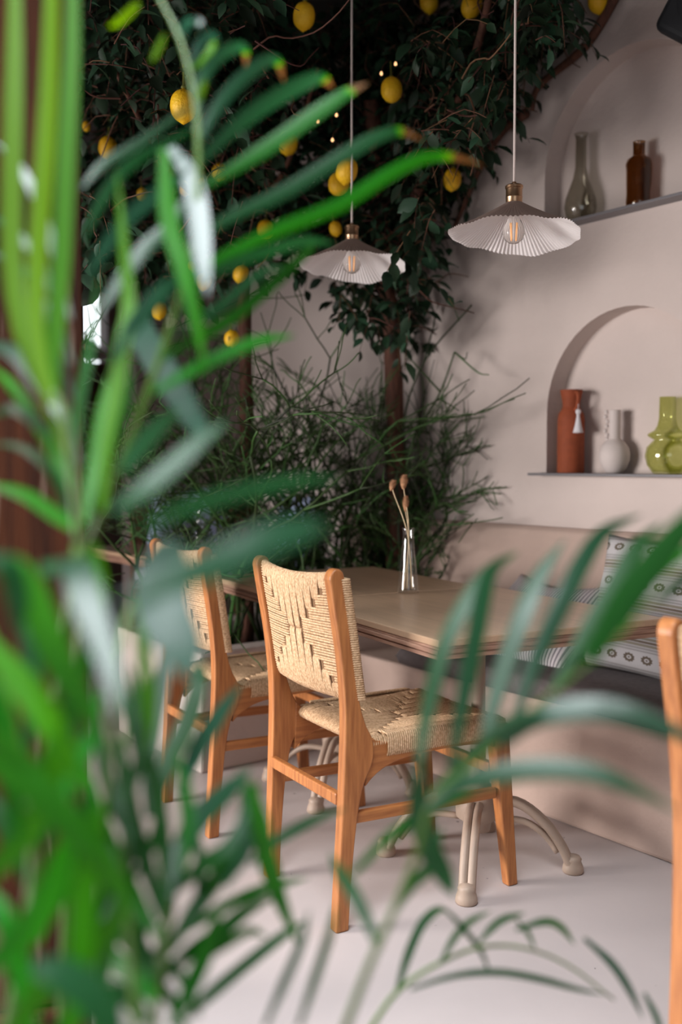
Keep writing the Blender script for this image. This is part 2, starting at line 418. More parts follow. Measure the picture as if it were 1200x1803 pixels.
def arch_pts(yc, r, zb, zs, n=28):
    # from bottom-left (high y) up over the arch to bottom-right, y decreasing
    P = [(yc+r, zb)]
    for i in range(n+1):
        a = PI*i/n
        P.append((yc+r*math.cos(a), zs+r*math.sin(a)))
    P.append((yc-r, zb)); return P
NICHES = [(2.27, 0.362, 1.112, 1.342), (2.27, 0.385, 2.034, 2.222)]
ND = 0.085
def build_wall_right():
    bm = bmesh.new()
    y0, y1, z0, z1 = -2.3, 4.9, 0, CEIL
    # front face with two arched holes via triangle fill of edge loops
    def loop(pts):
        vs = [bm.verts.new((XW, y, z)) for y, z in pts]
        es = [bm.edges.new((vs[i], vs[(i+1) % len(vs)])) for i in range(len(vs))]
        return vs, es
    _, e0 = loop([(y0, z0), (y1, z0), (y1, z1), (y0, z1)])
    holes = []
    alle = list(e0)
    for n in NICHES:
        vs, es = loop(arch_pts(*n)); holes.append(vs); alle += es
    bmesh.ops.triangle_fill(bm, use_beauty=True, use_dissolve=False, edges=alle)
    # drop faces inside the holes
    kill = []
    for f in bm.faces:
        c = f.calc_center_median()
        for (yc, r, zb, zs) in NICHES:
            if zb < c.z and abs(c.y-yc) < r and (c.z < zs or (c.y-yc)**2+(c.z-zs)**2 < r*r*0.999):
                kill.append(f); break
    bmesh.ops.delete(bm, geom=kill, context='FACES_ONLY')
    for vs in holes:
        back = [bm.verts.new((XW+ND, v.co.y+(0.004 if v.co.y < 2.27 else -0.004), v.co.z)) for v in vs]
        n = len(vs)
        for i in range(n):
            bm.faces.new((vs[i], vs[(i+1) % n], back[(i+1) % n], back[i]))
        bm.faces.new(back)
    # wall thickness behind
    o = [bm.verts.new(p) for p in ((XW+0.2, y0, z0), (XW+0.2, y1, z0), (XW+0.2, y1, z1), (XW+0.2, y0, z1))]
    bm.faces.new(o)
    bmesh.ops.recalc_face_normals(bm, faces=bm.faces[:])
    me = bpy.data.meshes.new('wall_right'); bm.to_mesh(me); bm.free()
    me.materials.append(M['plaster'])
    ob = bpy.data.objects.new('wall_right', me); C.objects.link(ob)
    return struct(ob, 'warm beige plaster wall with two arched niches')
build_wall_right()

# low plaster backrest running along the wall above the bench
b = MB()
b.prism([(XW+0.001, 0.44), (XW-0.075, 0.44), (XW-0.052, 0.86), (XW-0.044, 0.893), (XW-0.026, 0.906), (XW+0.001, 0.908)], -2.0, 3.9)
struct(b.build('trim_1', M['plaster_pink'], bevel=0.006), 'pinkish plaster backrest ledge along the wall')

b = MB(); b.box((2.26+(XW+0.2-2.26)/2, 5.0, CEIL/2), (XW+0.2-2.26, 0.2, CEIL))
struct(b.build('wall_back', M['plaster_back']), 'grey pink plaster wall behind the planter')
# far wall with a window
YF = 9.0
wl = on_y(141, 515, YF); wr = on_y(181, 641, YF)
fw_ = on_y(153, 600, YF)
b = MB()
xa, xb_, za, zb_ = wl.x, wr.x, wr.z, wl.z
b.box(((-3.3+xa)/2, YF+.1, CEIL/2), (xa+3.3, .2, CEIL)); b.box(((xb_+6.1)/2, YF+.1, CEIL/2), (6.1-xb_, .2, CEIL))
b.box(((xa+xb_)/2, YF+.1, za/2), (xb_-xa, .2, za)); b.box(((xa+xb_)/2, YF+.1, (zb_+CEIL)/2), (xb_-xa, .2, CEIL-zb_))
struct(b.build('wall_far', M['timber_dark']))
b = MB()
for x in (xa-.06, xb_+.06): b.box((x, YF-.03, (za+zb_)/2), (.12, .1, zb_-za+.24))
b.box(((xa+xb_)/2, YF-.03, zb_+.06), (xb_-xa, .1, .12)); b.box(((xa+xb_)/2, YF-.03, za-.06), (xb_-xa, .1, .12))
zm = on_y(160, 624, YF).z
wf = struct(b.build('window_1', M['timber_dark']), 'small bright window in a dark timber frame')
b = MB(); b.box(((xa+xb_)/2, YF+.02, zm+.0), (xb_-xa, .05, .10)); b.build('transom', M['plaster_back'], wf)
b = MB(); b.box(((xa+xb_)/2, YF+.06, (za+zb_)/2), (xb_-xa, .01, zb_-za)); b.build('pane', M['sky_pane'], wf)
# dark timber wall right of that window
q0, q1 = on_y(186, 600, 8.8), on_y(262, 600, 8.8)
b = MB(); b.box(((q0.x+q1.x)/2, 8.85, 1.9), (q1.x-q0.x, .2, 2.4)); struct(b.build('trim_2', M['timber_dark']), 'dark timber panel beside the far window')

# left and rear walls (openings hold the window light)
b = MB()
b.box((-2.9, 7.0, CEIL/2), (.2, 4.4, CEIL)); b.box((-2.9, 0.0, CEIL/2), (.2, 4.8, CEIL)); b.box((-2.9, 3.6, 2.8), (.2, 2.4, .6)); b.box((-2.9, 3.6, .22), (.2, 2.4, .44))
struct(b.build('wall_left', M['plaster']))
b = MB()
b.box((-2.6, -2.3, CEIL/2), (.6, .2, CEIL)); b.box((2.0, -2.3, CEIL/2), (2.9, .2, CEIL)); b.box((-0.9, -2.3, 2.85), (2.9, .2, .5))
struct(b.build('wall_rear', M['plaster']))

# ------------------------------------------------------------------ bench, planter, column
bn = thing('plaster_bench', 'built-in beige plaster bench running along the niche wall', 'bench', (XB+0.25, 0.6, 0))
b = MB(); b.box((XB+0.243, 0.62, 0.19), (0.482, 5.24-0.004, 0.38)); b.build('bench_base', M['plaster_pink'], bn, bevel=0.012, origin=bn.location)

def cushion_mb(x0, x1, y0, y1, z0, z1, puff=0.012, n=14, rr=0.03):
    m = MB()
    def se(t, p=5): # superellipse style edge falloff
        return max(0.0, 1-abs(t)**p)**(1/p)
    for sgn in (1, -1):
        rows = []
        for i in range(n+1):
            u = -math.cos(PI*i/n)
            row = []
            for j in range(n+1):
                v = -math.cos(PI*j/n)
                h = se(u, 9)*se(v, 9)
                z = (z0+z1)/2 + sgn*((z1-z0)/2*h + puff*(1-u*u)*(1-v*v)*(1 if sgn > 0 else 0))
                row.append(((x0+x1)/2+u*(x1-x0)/2, (y0+y1)/2+v*(y1-y0)/2, z))
            rows.append(row)
        m.quadstrip(rows)
    return m
for (ya, yb, lab) in ((1.15, 2.915, 'charcoal seat cushion under the table, reaching the planter end of the bench'),
                      (-0.75, 1.14, 'charcoal seat cushion on the bench, on the side away from the planter')):
    cm = MB()
    c = cushion_mb(XB-0.03, XW-0.075, ya, yb, 0.382, 0.455, 0.010)
    o = c.build('bench_cushion', M['cushion'], origin=((XB+XW)/2, (ya+yb)/2, 0.382))
    tag(o, lab, 'cushion', 'charcoal bench cushions')

XPL = 1.735
pl = thing('planter_box', 'low beige plaster planter box full of green stick plants', 'planter', ((XPL+XW)/2, YP+0.35, 0))
b = MB()
yq = YP+0.74; zt = 0.45; w = 0.10
b.box(((XPL+XW)/2, YP+w/2, zt/2), (XW-XPL-.002, w, zt)); b.box(((XPL+XW)/2, yq-w/2, zt/2), (XW-XPL-.002, w, zt))
b.box((XPL+w/2, (YP+yq)/2, zt/2), (w, yq-YP-2*w, zt)); b.box((XW-.002-w/2, (YP+yq)/2, zt/2), (w, yq-YP-2*w, zt))
b.build('planter_wall', M['plaster'], pl, bevel=0.01, origin=pl.location)
b = MB(); b.box(((XPL+XW)/2, (YP+yq)/2, 0.36), (XW-XPL-2*w, yq-YP-2*w, 0.05)); b.build('soil', M['soil'], pl, origin=pl.location)

ce = at(145, 900, 1.85)
CA = YAW-math.atan(455/FPX)      # turned so that its side runs straight away from the seat by the palm
t = thing('timber_column', 'weathered red-brown timber column rising behind the tall palm', 'column', (ce.x-0.28*math.cos(CA)+.01*math.sin(CA), ce.y+0.28*math.sin(CA), 0), -CA)
b = MB()
b.box((-0.02, 0.16, 0.06), (0.60, 0.34, 0.12)); b.build('plinth', M['column'], t, bevel=0.01)
b = MB(); b.box((0.0, 0.16, 0.12+(CEIL-0.12)/2), (0.56, 0.30, CEIL-0.12)); b.build('shaft', M['column'], t, bevel=0.008)

# ------------------------------------------------------------------ dining tables
ZT = 0.737
def make_table(label, loc, rz, lx, ly, base=(0, 0), brz=0.0):
    # lx across, ly along the wall; root at the floor under the middle of the top
    t = thing('dining_table', label, 'table', (*loc, 0), rz, 'limed wood dining tables along the bench')
    h = lx/2; g = ly/2-0.003
    b = MB(); b.box((0, 0, ZT-0.009), (lx, 2*g, 0.018)); b.build('tabletop', M['table'], t, bevel=0.003)
    e = MB(); e.box((0, 0, ZT-0.0215), (lx-0.004, 2*g-0.003, 0.007)); e.box((0, 0, ZT-0.030), (lx+0.004, 2*g, 0.010)); e.box((0, 0, ZT-0.0365), (lx-0.006, 2*g-0.004, 0.003)); e.box((0, 0, ZT-0.043), (lx-0.002, 2*g-0.002, 0.010))
    e.build('table_edge', M['table_edge'], t, bevel=0.002)
    # cast iron pedestal
    B0 = Vector((base[0], base[1], 0))
    c = MB()
    c.lathe([(0.0, 0.10), (0.035, 0.10), (0.04, 0.125), (0.062, 0.14), (0.066, 0.20), (0.05, 0.225), (0.034, 0.235), (0.030, 0.26), (0.022, 0.30), (0.019, 0.60), (0.030, 0.64), (0.045, 0.665), (0.05, 0.690), (0.0, 0.690)], B0, n=24)
    c.build('column', M['iron'], t)
    br = MB()
    for k in range(4):
        a = k*PI/2+PI/4+brz; dx, dy = math.cos(a), math.sin(a)
        br.tube(catmull([B0+Vector((dx*.03, dy*.03, .62)), B0+Vector((dx*.12, dy*.12, .665)), B0+Vector((dx*.24, dy*.24, .684))], 8), [.014]*9, 8)
    br.build('top_bracket', M['iron'], t)
    for k in range(4):
        a = k*PI/2+PI/4+brz; d = Vector((math.cos(a), math.sin(a), 0)); sd = Vector((-d.y, d.x, 0))
        g_ = MB()
        P = catmull([d*.045+Vector((0, 0, .19)), d*.12+Vector((0, 0, .185)), d*.19+Vector((0, 0, .135)), d*.235+Vector((0, 0, .075)), d*.256+Vector((0, 0, .032)), d*.268+Vector((0, 0, .014))], 18)
        P = [B0+p for p in P]
        g_.tube([p+sd*.011 for p in P], [.0125]*19, 8); g_.tube([p-sd*.011 for p in P], [.0125]*19, 8)
        Q = catmull([d*.05+Vector((0, 0, .135)), d*.13+Vector((0, 0, .135)), d*.19+Vector((0, 0, .10)), d*.225+Vector((0, 0, .055))], 12)
        g_.tube([B0+p for p in Q], [.010]*13, 8)
        lg = g_.build('leg', M['iron'], t)
        f = MB()
        f.lathe([(0, .0), (.026, .0), (.030, .006), (.028, .020), (.022, .034), (.024, .040), (.018, .048), (0, .052)], B0+d*.268, 16)
        for s2 in (-1, 1): f.tube(catmull([B0+d*.250+sd*.020*s2+Vector((0, 0, .036)), B0+d*.29+Vector((0, 0, .022)), B0+d*.268-sd*.024*s2+Vector((0, 0, .012))], 8), .004, 6)
        f.build('foot', M['iron'], lg)
    return t
# outline of the run of tables from its measured corners on the table plane
def v2(p): return Vector((p.x, p.y))
NL, FL, FR, NR = v2(on_z(772, 1128, ZT)), v2(on_z(372, 1013, ZT)), v2(on_z(653, 995, ZT)), v2(on_z(1150, 1092, ZT))
al = (FL-NL).normalized(); ac = Vector((al.y, -al.x))        # along / across
rzt = math.atan2(ac.y, ac.x)
LEN = (FL-NL).length; WID = ((NR-NL).dot(ac)+(FR-FL).dot(ac))/2
L1 = LEN*0.515
c1 = NL+al*L1/2+ac*(WID/2+.02); c2 = NL+al*(L1+(LEN-L1)/2)+ac*WID/2
W1 = WID+.04
make_table('limed wood dining table with the bud vase of dried bunny tails on it', c1, rzt, W1, L1, tuple(Vector((1.985-c1.x, 2.04-c1.y)).dot(q) for q in (ac, al)), -.09-rzt)
make_table('limed wood dining table standing between the other table and the planter', c2, rzt, WID, LEN-L1)
fa, fb = on_z(160, 962, ZT), on_z(233, 981, ZT)
make_table('far limed wood table beyond the planter, half hidden by palm leaves', (2.24, 4.38), 0.02, 0.70, 0.70)

# ------------------------------------------------------------------ woven chairs
def cord_panel(mapf, W, H, wedge, rc=0.0032, sp=0.0066, grp=5, slant=0.02, back=True):
    """Envelope weave on a slab: cords over u=+-W/2 (horizontal) and v=+-H/2 (vertical), each wrapping round the edge.
    mapf(u, v, s) gives the point on side s (+1/-1); between s=+1 and -1 at the rim is the slab's edge."""
    m = MB()
    def step(i, n, lim):
        q = (i//grp)*grp+0.5*grp*((i//grp) % 2)
        return min(1.0, q/n)
    nu = int(W/2/sp); nv = int(H/2/sp)
    def path(fix, st, vert, sgn, pin=0.0):
        # from inner boundary to the rim, then round to the other face
        lim = H/2 if vert else W/2
        a = st*lim
        P = []
        ts = [0, 0.06, 0.25, 0.6, 0.9, 1.0]
        for s in ((1, -1) if back else (1,)):
            seq = ts if s == 1 else ts[::-1]
            for t_ in seq:
                q = a+(lim-a)*t_
                lift = -0.0035 if t_ == 0 else 0.0
                f = fix+pin*max(0, 1-t_*1.3)
                u, v = (f, sgn*q) if vert else (sgn*q, f)
                P.append(mapf(u, v, s, lift))
        return P
    for i in range(nu):
        for su in (-1, 1):
            u = su*(i+0.5)*W/2/nu
            ic = (i//grp)*grp+grp/2-.5
            pin = su*(ic-i)*W/2/nu*.30
            st = ((i//grp)*grp)/nu
            for sv in (-1, 1):
                m.tube(path(u+random.uniform(-.0005, .0005), max(0.0, st*0.99), True, sv, pin), rc*random.uniform(.94, 1.05), 5, True)
    for j in range(nv):
        for sv in (-1, 1):
            v = sv*(j+0.5)*H/2/nv
            st = min(1.0, ((j//grp)*grp+grp)/nv)
            for su in (-1, 1):
                m.tube(path(v+random.uniform(-.0005, .0005), min(0.97, st*0.98+.01), False, su), rc*random.uniform(.94, 1.05), 5, True)
    return m

CHW = 0.41   # outer width
def post_x(z):   # centre line of the rear posts
    K = [(0, .018), (.2, .030), (.40, .052), (.52, .052), (.62, .036), (.75, .016), (.90, -.010)]
    for (a, xa_), (b_, xb2) in zip(K, K[1:]):
        if z <= b_: f = (z-a)/(b_-a); return xa_+(xb2-xa_)*f
    return K[-1][1]
def make_chair(label):
    t = thing('woven_dining_chair', label, 'chair', (0, 0, 0), 0, 'woven teak dining chairs')
    th = 0.034
    K = [(0, .000, .036), (.12, .006, .043), (.25, .013, .055), (.35, .017, .073), (.405, .019, .098), (.44, .020, .104), (.475, .021, .098), (.51, .021, .080), (.56, .020, .064), (.62, .015, .054), (.70, .005, .043), (.80, -.012, .028), (.872, -.024, .016)]
    def dense(col):
        P = catmull([(k[col], 0, k[0]) for k in K], 40); return [(p.x, p.z) for p in P]
    rear, front = dense(1), dense(2)
    cx, cz = (rear[-1][0]+front[-1][0])/2, .872; rx = (front[-1][0]-rear[-1][0])/2
    cap = [(cx+rx*math.cos(a), cz+0.026*math.sin(a)) for a in [PI*i/10 for i in range(1, 10)]]
    prof = rear + cap[::-1] + front[::-1]
    for s in (1, -1):
        y0 = s*(CHW/2); y1 = s*(CHW/2-th)
        b = MB(); b.prism(prof, min(y0, y1), max(y0, y1)); b.v = [(p[0], p[1]+s*.014*p[2]/.9, p[2]) for p in b.v]; b.build('leg', M['teak'], t, bevel=0.005, seg=3)
    for s in (1, -1):   # front legs, tapering and slightly splayed
        b = MB(); yo = s*CHW/2; yi = s*(CHW/2-.042)
        P = []
        for (z, x0, x1, q) in ((.0, .540, .574, .012), (.25, .508, .554, .005), (.452, .486, .538, 0)):
            ya, yb = sorted((yo, yi+(s*q)))
            P.append([(x0, ya, z), (x1, ya, z), (x1, yb, z), (x0, yb, z)])
        vs = P[0]+P[1]+P[2]
        fs = [(3, 2, 1, 0), (8, 9, 10, 11)]
        for k in (0, 4):
            fs += [(k+i, k+(i+1) % 4, k+4+(i+1) % 4, k+4+i) for i in range(4)]
        b.add(vs, fs, False); b.build('leg', M['teak'], t, bevel=0.006, seg=3)
    # side rails with curved brackets into the posts
    top = [(x, .455+.028*math.exp(-(max(0, x-.09))/.020)) for x in [.09+.395*i/16 for i in range(17)]]
    bot = [(x, .412-.062*math.exp(-((x-.085)/.055))-.022*math.exp(-((.49-x)/.04))) for x in [.085+.405*i/24 for i in range(25)]]
    for s in (1, -1):
        ya, yb = sorted((s*(CHW/2-.004), s*(CHW/2-.030)))
        b = MB(); b.prism(top+bot[::-1], ya, yb); b.build('side_rail', M['teak_h'], t, bevel=0.003)
    b = MB(); b.box((.516, 0, .432), (.024, CHW-.07, .046)); b.build('seat_rail', M['teak_h'], t, bevel=0.003)
    for s in (1, -1):
        b = MB(); b.prism([(.045, .262), (.045, .290), (.50, .278), (.50, .250)], *sorted((s*(CHW/2-.006), s*(CHW/2-.027)))); b.build('stretcher', M['teak_h'], t, bevel=0.003)
    b = MB(); b.box((.022, 0, .325), (.020, CHW-.05, .030)); b.build('stretcher', M['teak'], t, bevel=0.004)
    b = MB(); b.box((.506, 0, .325), (.022, CHW-.07, .030)); b.build('stretcher', M['teak'], t, bevel=0.004)
    # woven seat: rolled rear edge, slightly dished
    SX0, SX1, SW = .100, .530, CHW-.012
    Hs = SX1-SX0
    def seat_map(u, v, s, lift=0):
        # u across (y), v along x
        f = min(1, abs(u)/(SW/2)); g = min(1, abs(v)/(Hs/2))
        edge = (1-g**8)**(1/2) if g < 1 else 0
        edge2 = (1-f**10)**(1/2) if f < 1 else 0
        top = 0.478 - 0.016*(1-f*f)*(1-(v/(Hs/2))**2)*1.2
        half = 0.023*min(edge, edge2)+0.0005
        z = top-0.024 + s*(half+lift)
        wrap = 0.004*(1-abs(s)*min(edge, edge2)) if min(edge, edge2) < .3 else 0
        return Vector((SX0+Hs/2+v, u, z))
    sl = MB()
    for s in (1, -1):
        sl.quadstrip([[seat_map(-SW/2+SW*i/20, -Hs/2+Hs*j/20, s, -0.003) for j in range(21)] for i in range(21)])
    seat = cord_panel(seat_map, SW, Hs, 0).build('seat', M['cord'], t, fixn=False)
    sl.build('seat_core', M['cord_core'], seat)
    # cords wrapped down over the side rails
    for s in (1, -1):
        w_ = MB()
        for i in range(52):
            x = .150+.320*i/51
            y = s*(CHW/2-.001)
            w_.tube([(x, y-s*.030, .476), (x, y-s*.004, .474), (x, y+s*.002, .462), (x, y+s*.002, .432), (x, y-s*.004, .420), (x, y-s*.03, .419)], .0029, 5)
        w_.build('cord_wrap', M['cord'], seat, fixn=False)
    # woven back panel, bowed backwards between the posts
    Z0, Z1 = .570, .886; PW = CHW-2*th+.004; PH = Z1-Z0; zm_ = (Z0+Z1)/2
    def back_map(u, v, s, lift=0):
        f = min(1, abs(u)/(PW/2)); g = min(1, abs(v)/(PH/2))
        edge = (1-g**10)**(1/2) if g < 1 else 0
        half = 0.0135*edge+0.0005
        bow = -0.016*(1-f*f)
        z = zm_+v
        z += -0.012*(1-f*f)*(v/(PH/2)) if v > 0 else -0.004*(1-f*f)*(-v/(PH/2))
        # s=+1 is the face towards the room (-x)
        return Vector((post_x(z)+bow+.006 - s*(half+lift), u*(1+.066*z/.9), z))
    bk = cord_panel(back_map, PW, PH, 0).build('backrest', M['cord'], t, fixn=False)
    sl = MB()
    for s in (1, -1):
        sl.quadstrip([[back_map(-PW/2+PW*i/16, -PH/2+PH*j/16, s, -0.003) for j in range(17)] for i in range(17)])
    sl.build('backrest_core', M['cord_core'], bk)
    for s in (1, -1):   # cords coiled round the front of each post
        w_ = MB()
        for i in range(54):
            z = Z0+.004+(PH-.02)*i/53
            k = post_x(z)+.014; yo = s*(CHW/2+.0015+.014*z/.9); yi = s*(CHW/2-th-.001+.014*z/.9)
            w_.tube([(k-.002, yo-s*.004, z), (k+.004, yo, z), (k+.016, yo, z), (k+.022, yo-s*.006, z), (k+.022, yi+s*.004, z), (k+.014, yi, z)], .0030, 5)
        w_.build('cord_wrap', M['cord'], bk, fixn=False)
    return t
CH1 = (1.424, 2.132); CRZ = math.radians(-6)
ch = make_chair('woven teak chair standing in full view, second from the planter')
ch.location = (*CH1, 0); ch.rotation_euler = (0, 0, CRZ)
dup(ch, (1.468, 2.862, 0), math.radians(-5), 'woven teak chair nearest the planter, partly hidden behind palm leaves')
dup(ch, (1.40, 0.785, 0), math.radians(0), 'woven teak chair cut off by the right edge, beside the patterned pillow')

# ------------------------------------------------------------------ things on the tables
def bud_vase(label, loc, h, stems):
    z0 = ZT
    o = thing('bud_vase', label, 'vase', (*loc, z0), 0, 'clear glass bud vases')
    b = MB(); s = h/0.205
    b.lathe([(r*1.14, z) for r, z in ((0, .012*s), (.026, .012*s), (.0275, .016*s), (.0205, .09*s), (.0145, .16*s), (.0128, .195*s), (.0155, .203*s), (.0165, .205*s), (.0175, .203*s), (.0150, .194*s), (.0165, .16*s), (.0225, .09*s), (.0300, .012*s), (.0305, .002), (.028, 0), (0, 0))], n=32)
    b.build('glass_body', M['clear_glass'], o)
    return o
vp = on_z(718, 1044, ZT)
bud_vase('clear tapered glass bud vase holding dried bunny tail stems on the table', (vp.x, vp.y), 0.208, 3)
dV = (vp-EYE).dot(FW)
def dried_stem(tip, base, headlen, rad, label):
    tip = at(*tip, dV); base_p = Vector((vp.x+base[0], vp.y+base[1], ZT+.014))
    neck = Vector((vp.x+base[0]*-.2, vp.y+base[1]*-.2, ZT+.19))
    o = thing('dried_grass_stem', label, 'dried flower', base_p, 0, 'dried bunny tails in the bud vase')
    P = catmull([base_p, neck, tip-Vector((0, 0, headlen*.8)), tip], 20)
    b = MB(); b.tube(P, .0016, 6); b.build('stem', M['straw'], o, origin=base_p)
    d = (P[-1]-P[-5]).normalized()
    hh = MB(); n = 14
    Q = [tip+d*headlen*(i/n-.75) for i in range(n+1)]
    hh.tube(Q, [rad*max(.08, math.sin(PI*min(1, (i/n)*.94+.04)))**.7 for i in range(n+1)], 12)
    rnd = random.Random(3)
    for i in range(190):
        a = rnd.uniform(0, 2*PI); f = rnd.uniform(.05, .9); c = tip+d*headlen*(f-.75)
        sd = d.orthogonal().normalized(); e = sd*math.cos(a)+d.cross(sd)*math.sin(a)
        r_ = rad*math.sin(PI*f*.94+.1)
        hh.tube([c+e*r_*.7, c+e*(r_+.003)+d*.007], [.0007, .0003], 3, False)
    hh.build('seed_head', M['dried'], o, origin=base_p, fixn=False)
dried_stem((692, 850), (.012, -.006), .036, .0090, 'dried bunny tail stem leaning out to the side with the smallest head')
dried_stem((711, 842), (-.010, .008), .048, .0115, 'tallest and fattest dried bunny tail in the bud vase')
dried_stem((714, 880), (.004, .010), .052, .0085, 'lowest slim dried bunny tail just above the rim of the bud vase')
bud_vase('clear glass vase on the far table, glinting just behind the chair by the planter', (2.30, 4.28), 0.23, 0)

# ------------------------------------------------------------------ niche shelves and vases
for (yc, r, zb, zs), lab, nm in zip(NICHES, ('thin slate shelf under the lower arched niche', 'thin slate shelf under the upper arched niche'), 'ab'):
    b = MB(); b.box((XW+ND/2-.035, yc, zb-.005+.001), (ND+.07-.004, 2*r+.07, .010))
    o = b.build('niche_shelf', M['slate'], bevel=0.002, origin=(XW, yc, zb-.005)); tag(o, lab, 'shelf', 'slate niche shelves')
SH0, SH1 = NICHES[0][2]+.0012, NICHES[1][2]+.0012
VX = XW+.028
def ypx(px, py, x=VX): return on_x(px, py, x).y
def lathe_obj(name, prof, m, label, cat, y, z, n=40, x=VX, group=None):
    o = thing(name, label, cat, (x, y, z), 0, group)
    b = MB(); b.lathe(prof, n=n); return o, b
# terracotta jug with handle and tassel
o, b = lathe_obj('terracotta_jug', [(0, 0), (.048, 0), (.0505, .004), (.0505, .20), (.047, .222), (.036, .240), (.0315, .252), (.033, .268), (.0425, .312), (.0405, .313), (.031, .268), (.028, .25), (.028, .10), (0, .10)], 0, 'tall terracotta jug with a white tassel on its handle, first on the lower niche shelf', 'jug', ypx(1004, 829), SH0)
b.build('body', M['terracotta'], o, split=True)
hd = Vector((-0.45, -0.9, 0)).normalized()
b = MB(); b.tube(catmull([hd*.040+Vector((0, 0, .302)), hd*.060+Vector((0, 0, .297)), hd*.063+Vector((0, 0, .270)), hd*.052+Vector((0, 0, .245)), hd*.036+Vector((0, 0, .236))], 18), [.0075]*19, 10); b.build('handle', M['terracotta'], o)
td = hd*.066
b = MB()
b.tube([td+Vector((0, 0, .262)), td*.98+Vector((0, 0, .232))], .0012, 6)
b.lathe([(0, .218), (.008, .220), (.0105, .228), (.008, .236), (0, .239)], td, 14)
b.lathe([(.0055, .205), (.0065, .212), (.0055, .219)], td, 12)
b.lathe([(.006, .208), (.012, .175), (.018, .150), (0, .149)], td, 18, lambda r, z, q, f: (r*(1+.10*math.cos(9*q)), z))
b.build('tassel', M['white_yarn'], o)
# white bottle vase with a bobbled handle
o, b = lathe_obj('white_bottle_vase', [(0, 0), (.024, 0), (.029, .003), (.043, .020), (.0535, .048), (.055, .068), (.050, .092), (.037, .112), (.024, .122), (.0205, .128), (.0205, .228), (.0185, .229), (.017, .128), (0, .05)], 0, 'matte white round vase with straight neck and bobbled handle on the lower shelf', 'vase', ypx(1081, 830), SH0)
b.build('body', M['white_ceramic'], o, split=True)
wd = Vector((-.5, .87, 0)).normalized()
b = MB()
for i, z in enumerate((.222, .205, .188, .171, .154, .139, .124)):
    b.lathe([(0, z-.008), (.006, z-.006), (.0075, z), (.006, z+.006), (0, z+.008)], wd*(.030+.004*math.sin(i*2)), 12)
b.build('bobble_handle', M['white_ceramic'], o)
# green glass vase
def hollow(prof, t=.003):
    out = [p for p in prof]
    return out + [(max(0.0, r-t), z+(t if i == len(prof)-1 else 0)) for i, (r, z) in reversed(list(enumerate(prof)))][1:]
pr = [(0, 0), (.040, 0), (.048, .004), (.066, .030), (.0735, .062), (.068, .092), (.052, .110), (.043, .117), (.062, .128), (.0665, .134), (.062, .140), (.044, .150), (.034, .166), (.029, .190), (.028, .264), (.0262, .265), (.026, .192), (.031, .167), (.040, .152), (.058, .1395), (.0625, .134), (.058, .130), (.039, .117), (.049, .107), (.064, .090), (.069, .062), (.062, .032), (.044, .008), (0, .006)]
o, b = lathe_obj('green_glass_vase', pr, 0, 'olive green glass vase with a ringed waist and round belly on the lower shelf', 'vase', ypx(1173, 832), SH0)
b.build('glass_body', M['green_glass'], o)
# smoke grey and amber bottles above
pr = [(0, 0), (.030, 0), (.036, .004), (.054, .030), (.060, .062), (.056, .095), (.043, .132), (.029, .170), (.0215, .210), (.0205, .310), (.0215, .322), (.0265, .333), (.0245, .334), (.018, .312), (.0185, .210), (.026, .170), (.040, .132), (.053, .095), (.057, .062), (.051, .033), (.034, .010), (0, .008)]
o, b = lathe_obj('smoke_glass_bottle', pr, 0, 'smoke grey glass bottle with a long thin neck on the upper niche shelf', 'vase', ypx(1021, 388), SH1)
b.build('glass_body', M['grey_glass'], o)
pr = [(0, 0), (.036, 0), (.041, .004), (.042, .030), (.040, .060), (.043, .095), (.044, .140), (.045, .160), (.040, .178), (.024, .187), (.0205, .193), (.0205, .234), (.0222, .237), (.0200, .238), (.0175, .193), (.037, .174), (.041, .158), (.040, .140), (.039, .09), (.037, .06), (.038, .03), (.036, .010), (0, .008)]
o = thing('amber_glass_bottle', 'dimpled dark amber glass bottle with a short neck on the upper niche shelf', 'vase', (VX, ypx(1123, 362), SH1))
b = MB(); b.lathe(pr, n=40, wob=lambda r, z, q, f: (r*(1+(.05*math.sin(3*q+z*70)*math.sin(z*60) if r > .03 else 0)), z)); b.build('glass_body', M['amber_glass'], o)

# ------------------------------------------------------------------ pillows on the bench
def pillow(w, h, puff, n=18, sag=0.0):
    m = MB()
    for s in (1, -1):
        rows = []
        for i in range(n+1):
            u = -1+2*i/n; row = []
            for j in range(n+1):
                v = -1+2*j/n
                k = (1-abs(u)**3.2)*(1-abs(v)**3.2)
                pin = 1-.07*(1-u*u)*abs(v)**4; pin2 = 1-.07*(1-v*v)*abs(u)**4
                # local: x = thickness, y = width, z = height
                row.append((s*puff*max(0, k)**.62, u*w/2*pin2, v*h/2*pin - sag*(1-u*u)*(1+v)/2))
            rows.append(row)
        m.quadstrip(rows)
    return m
p1 = tag(pillow(.46, .46, .062).build('patterned_pillow', M['medallion']), 'square pillow woven with grey bands and dark medallions, leaning on the backrest', 'pillow')
p1.location = (XW-.185, 2.00, .453+.222); p1.rotation_euler = (math.radians(3), math.radians(15), math.radians(4))
p2 = tag(pillow(.50, .42, .060, sag=.055).build('striped_pillow', M['stripe']), 'thin striped grey and white pillow slumped behind the table, beside the patterned pillow', 'pillow')
p2.location = (XW-.205, 2.47, .453+.135); p2.rotation_euler = (0, math.radians(48), math.radians(-2))

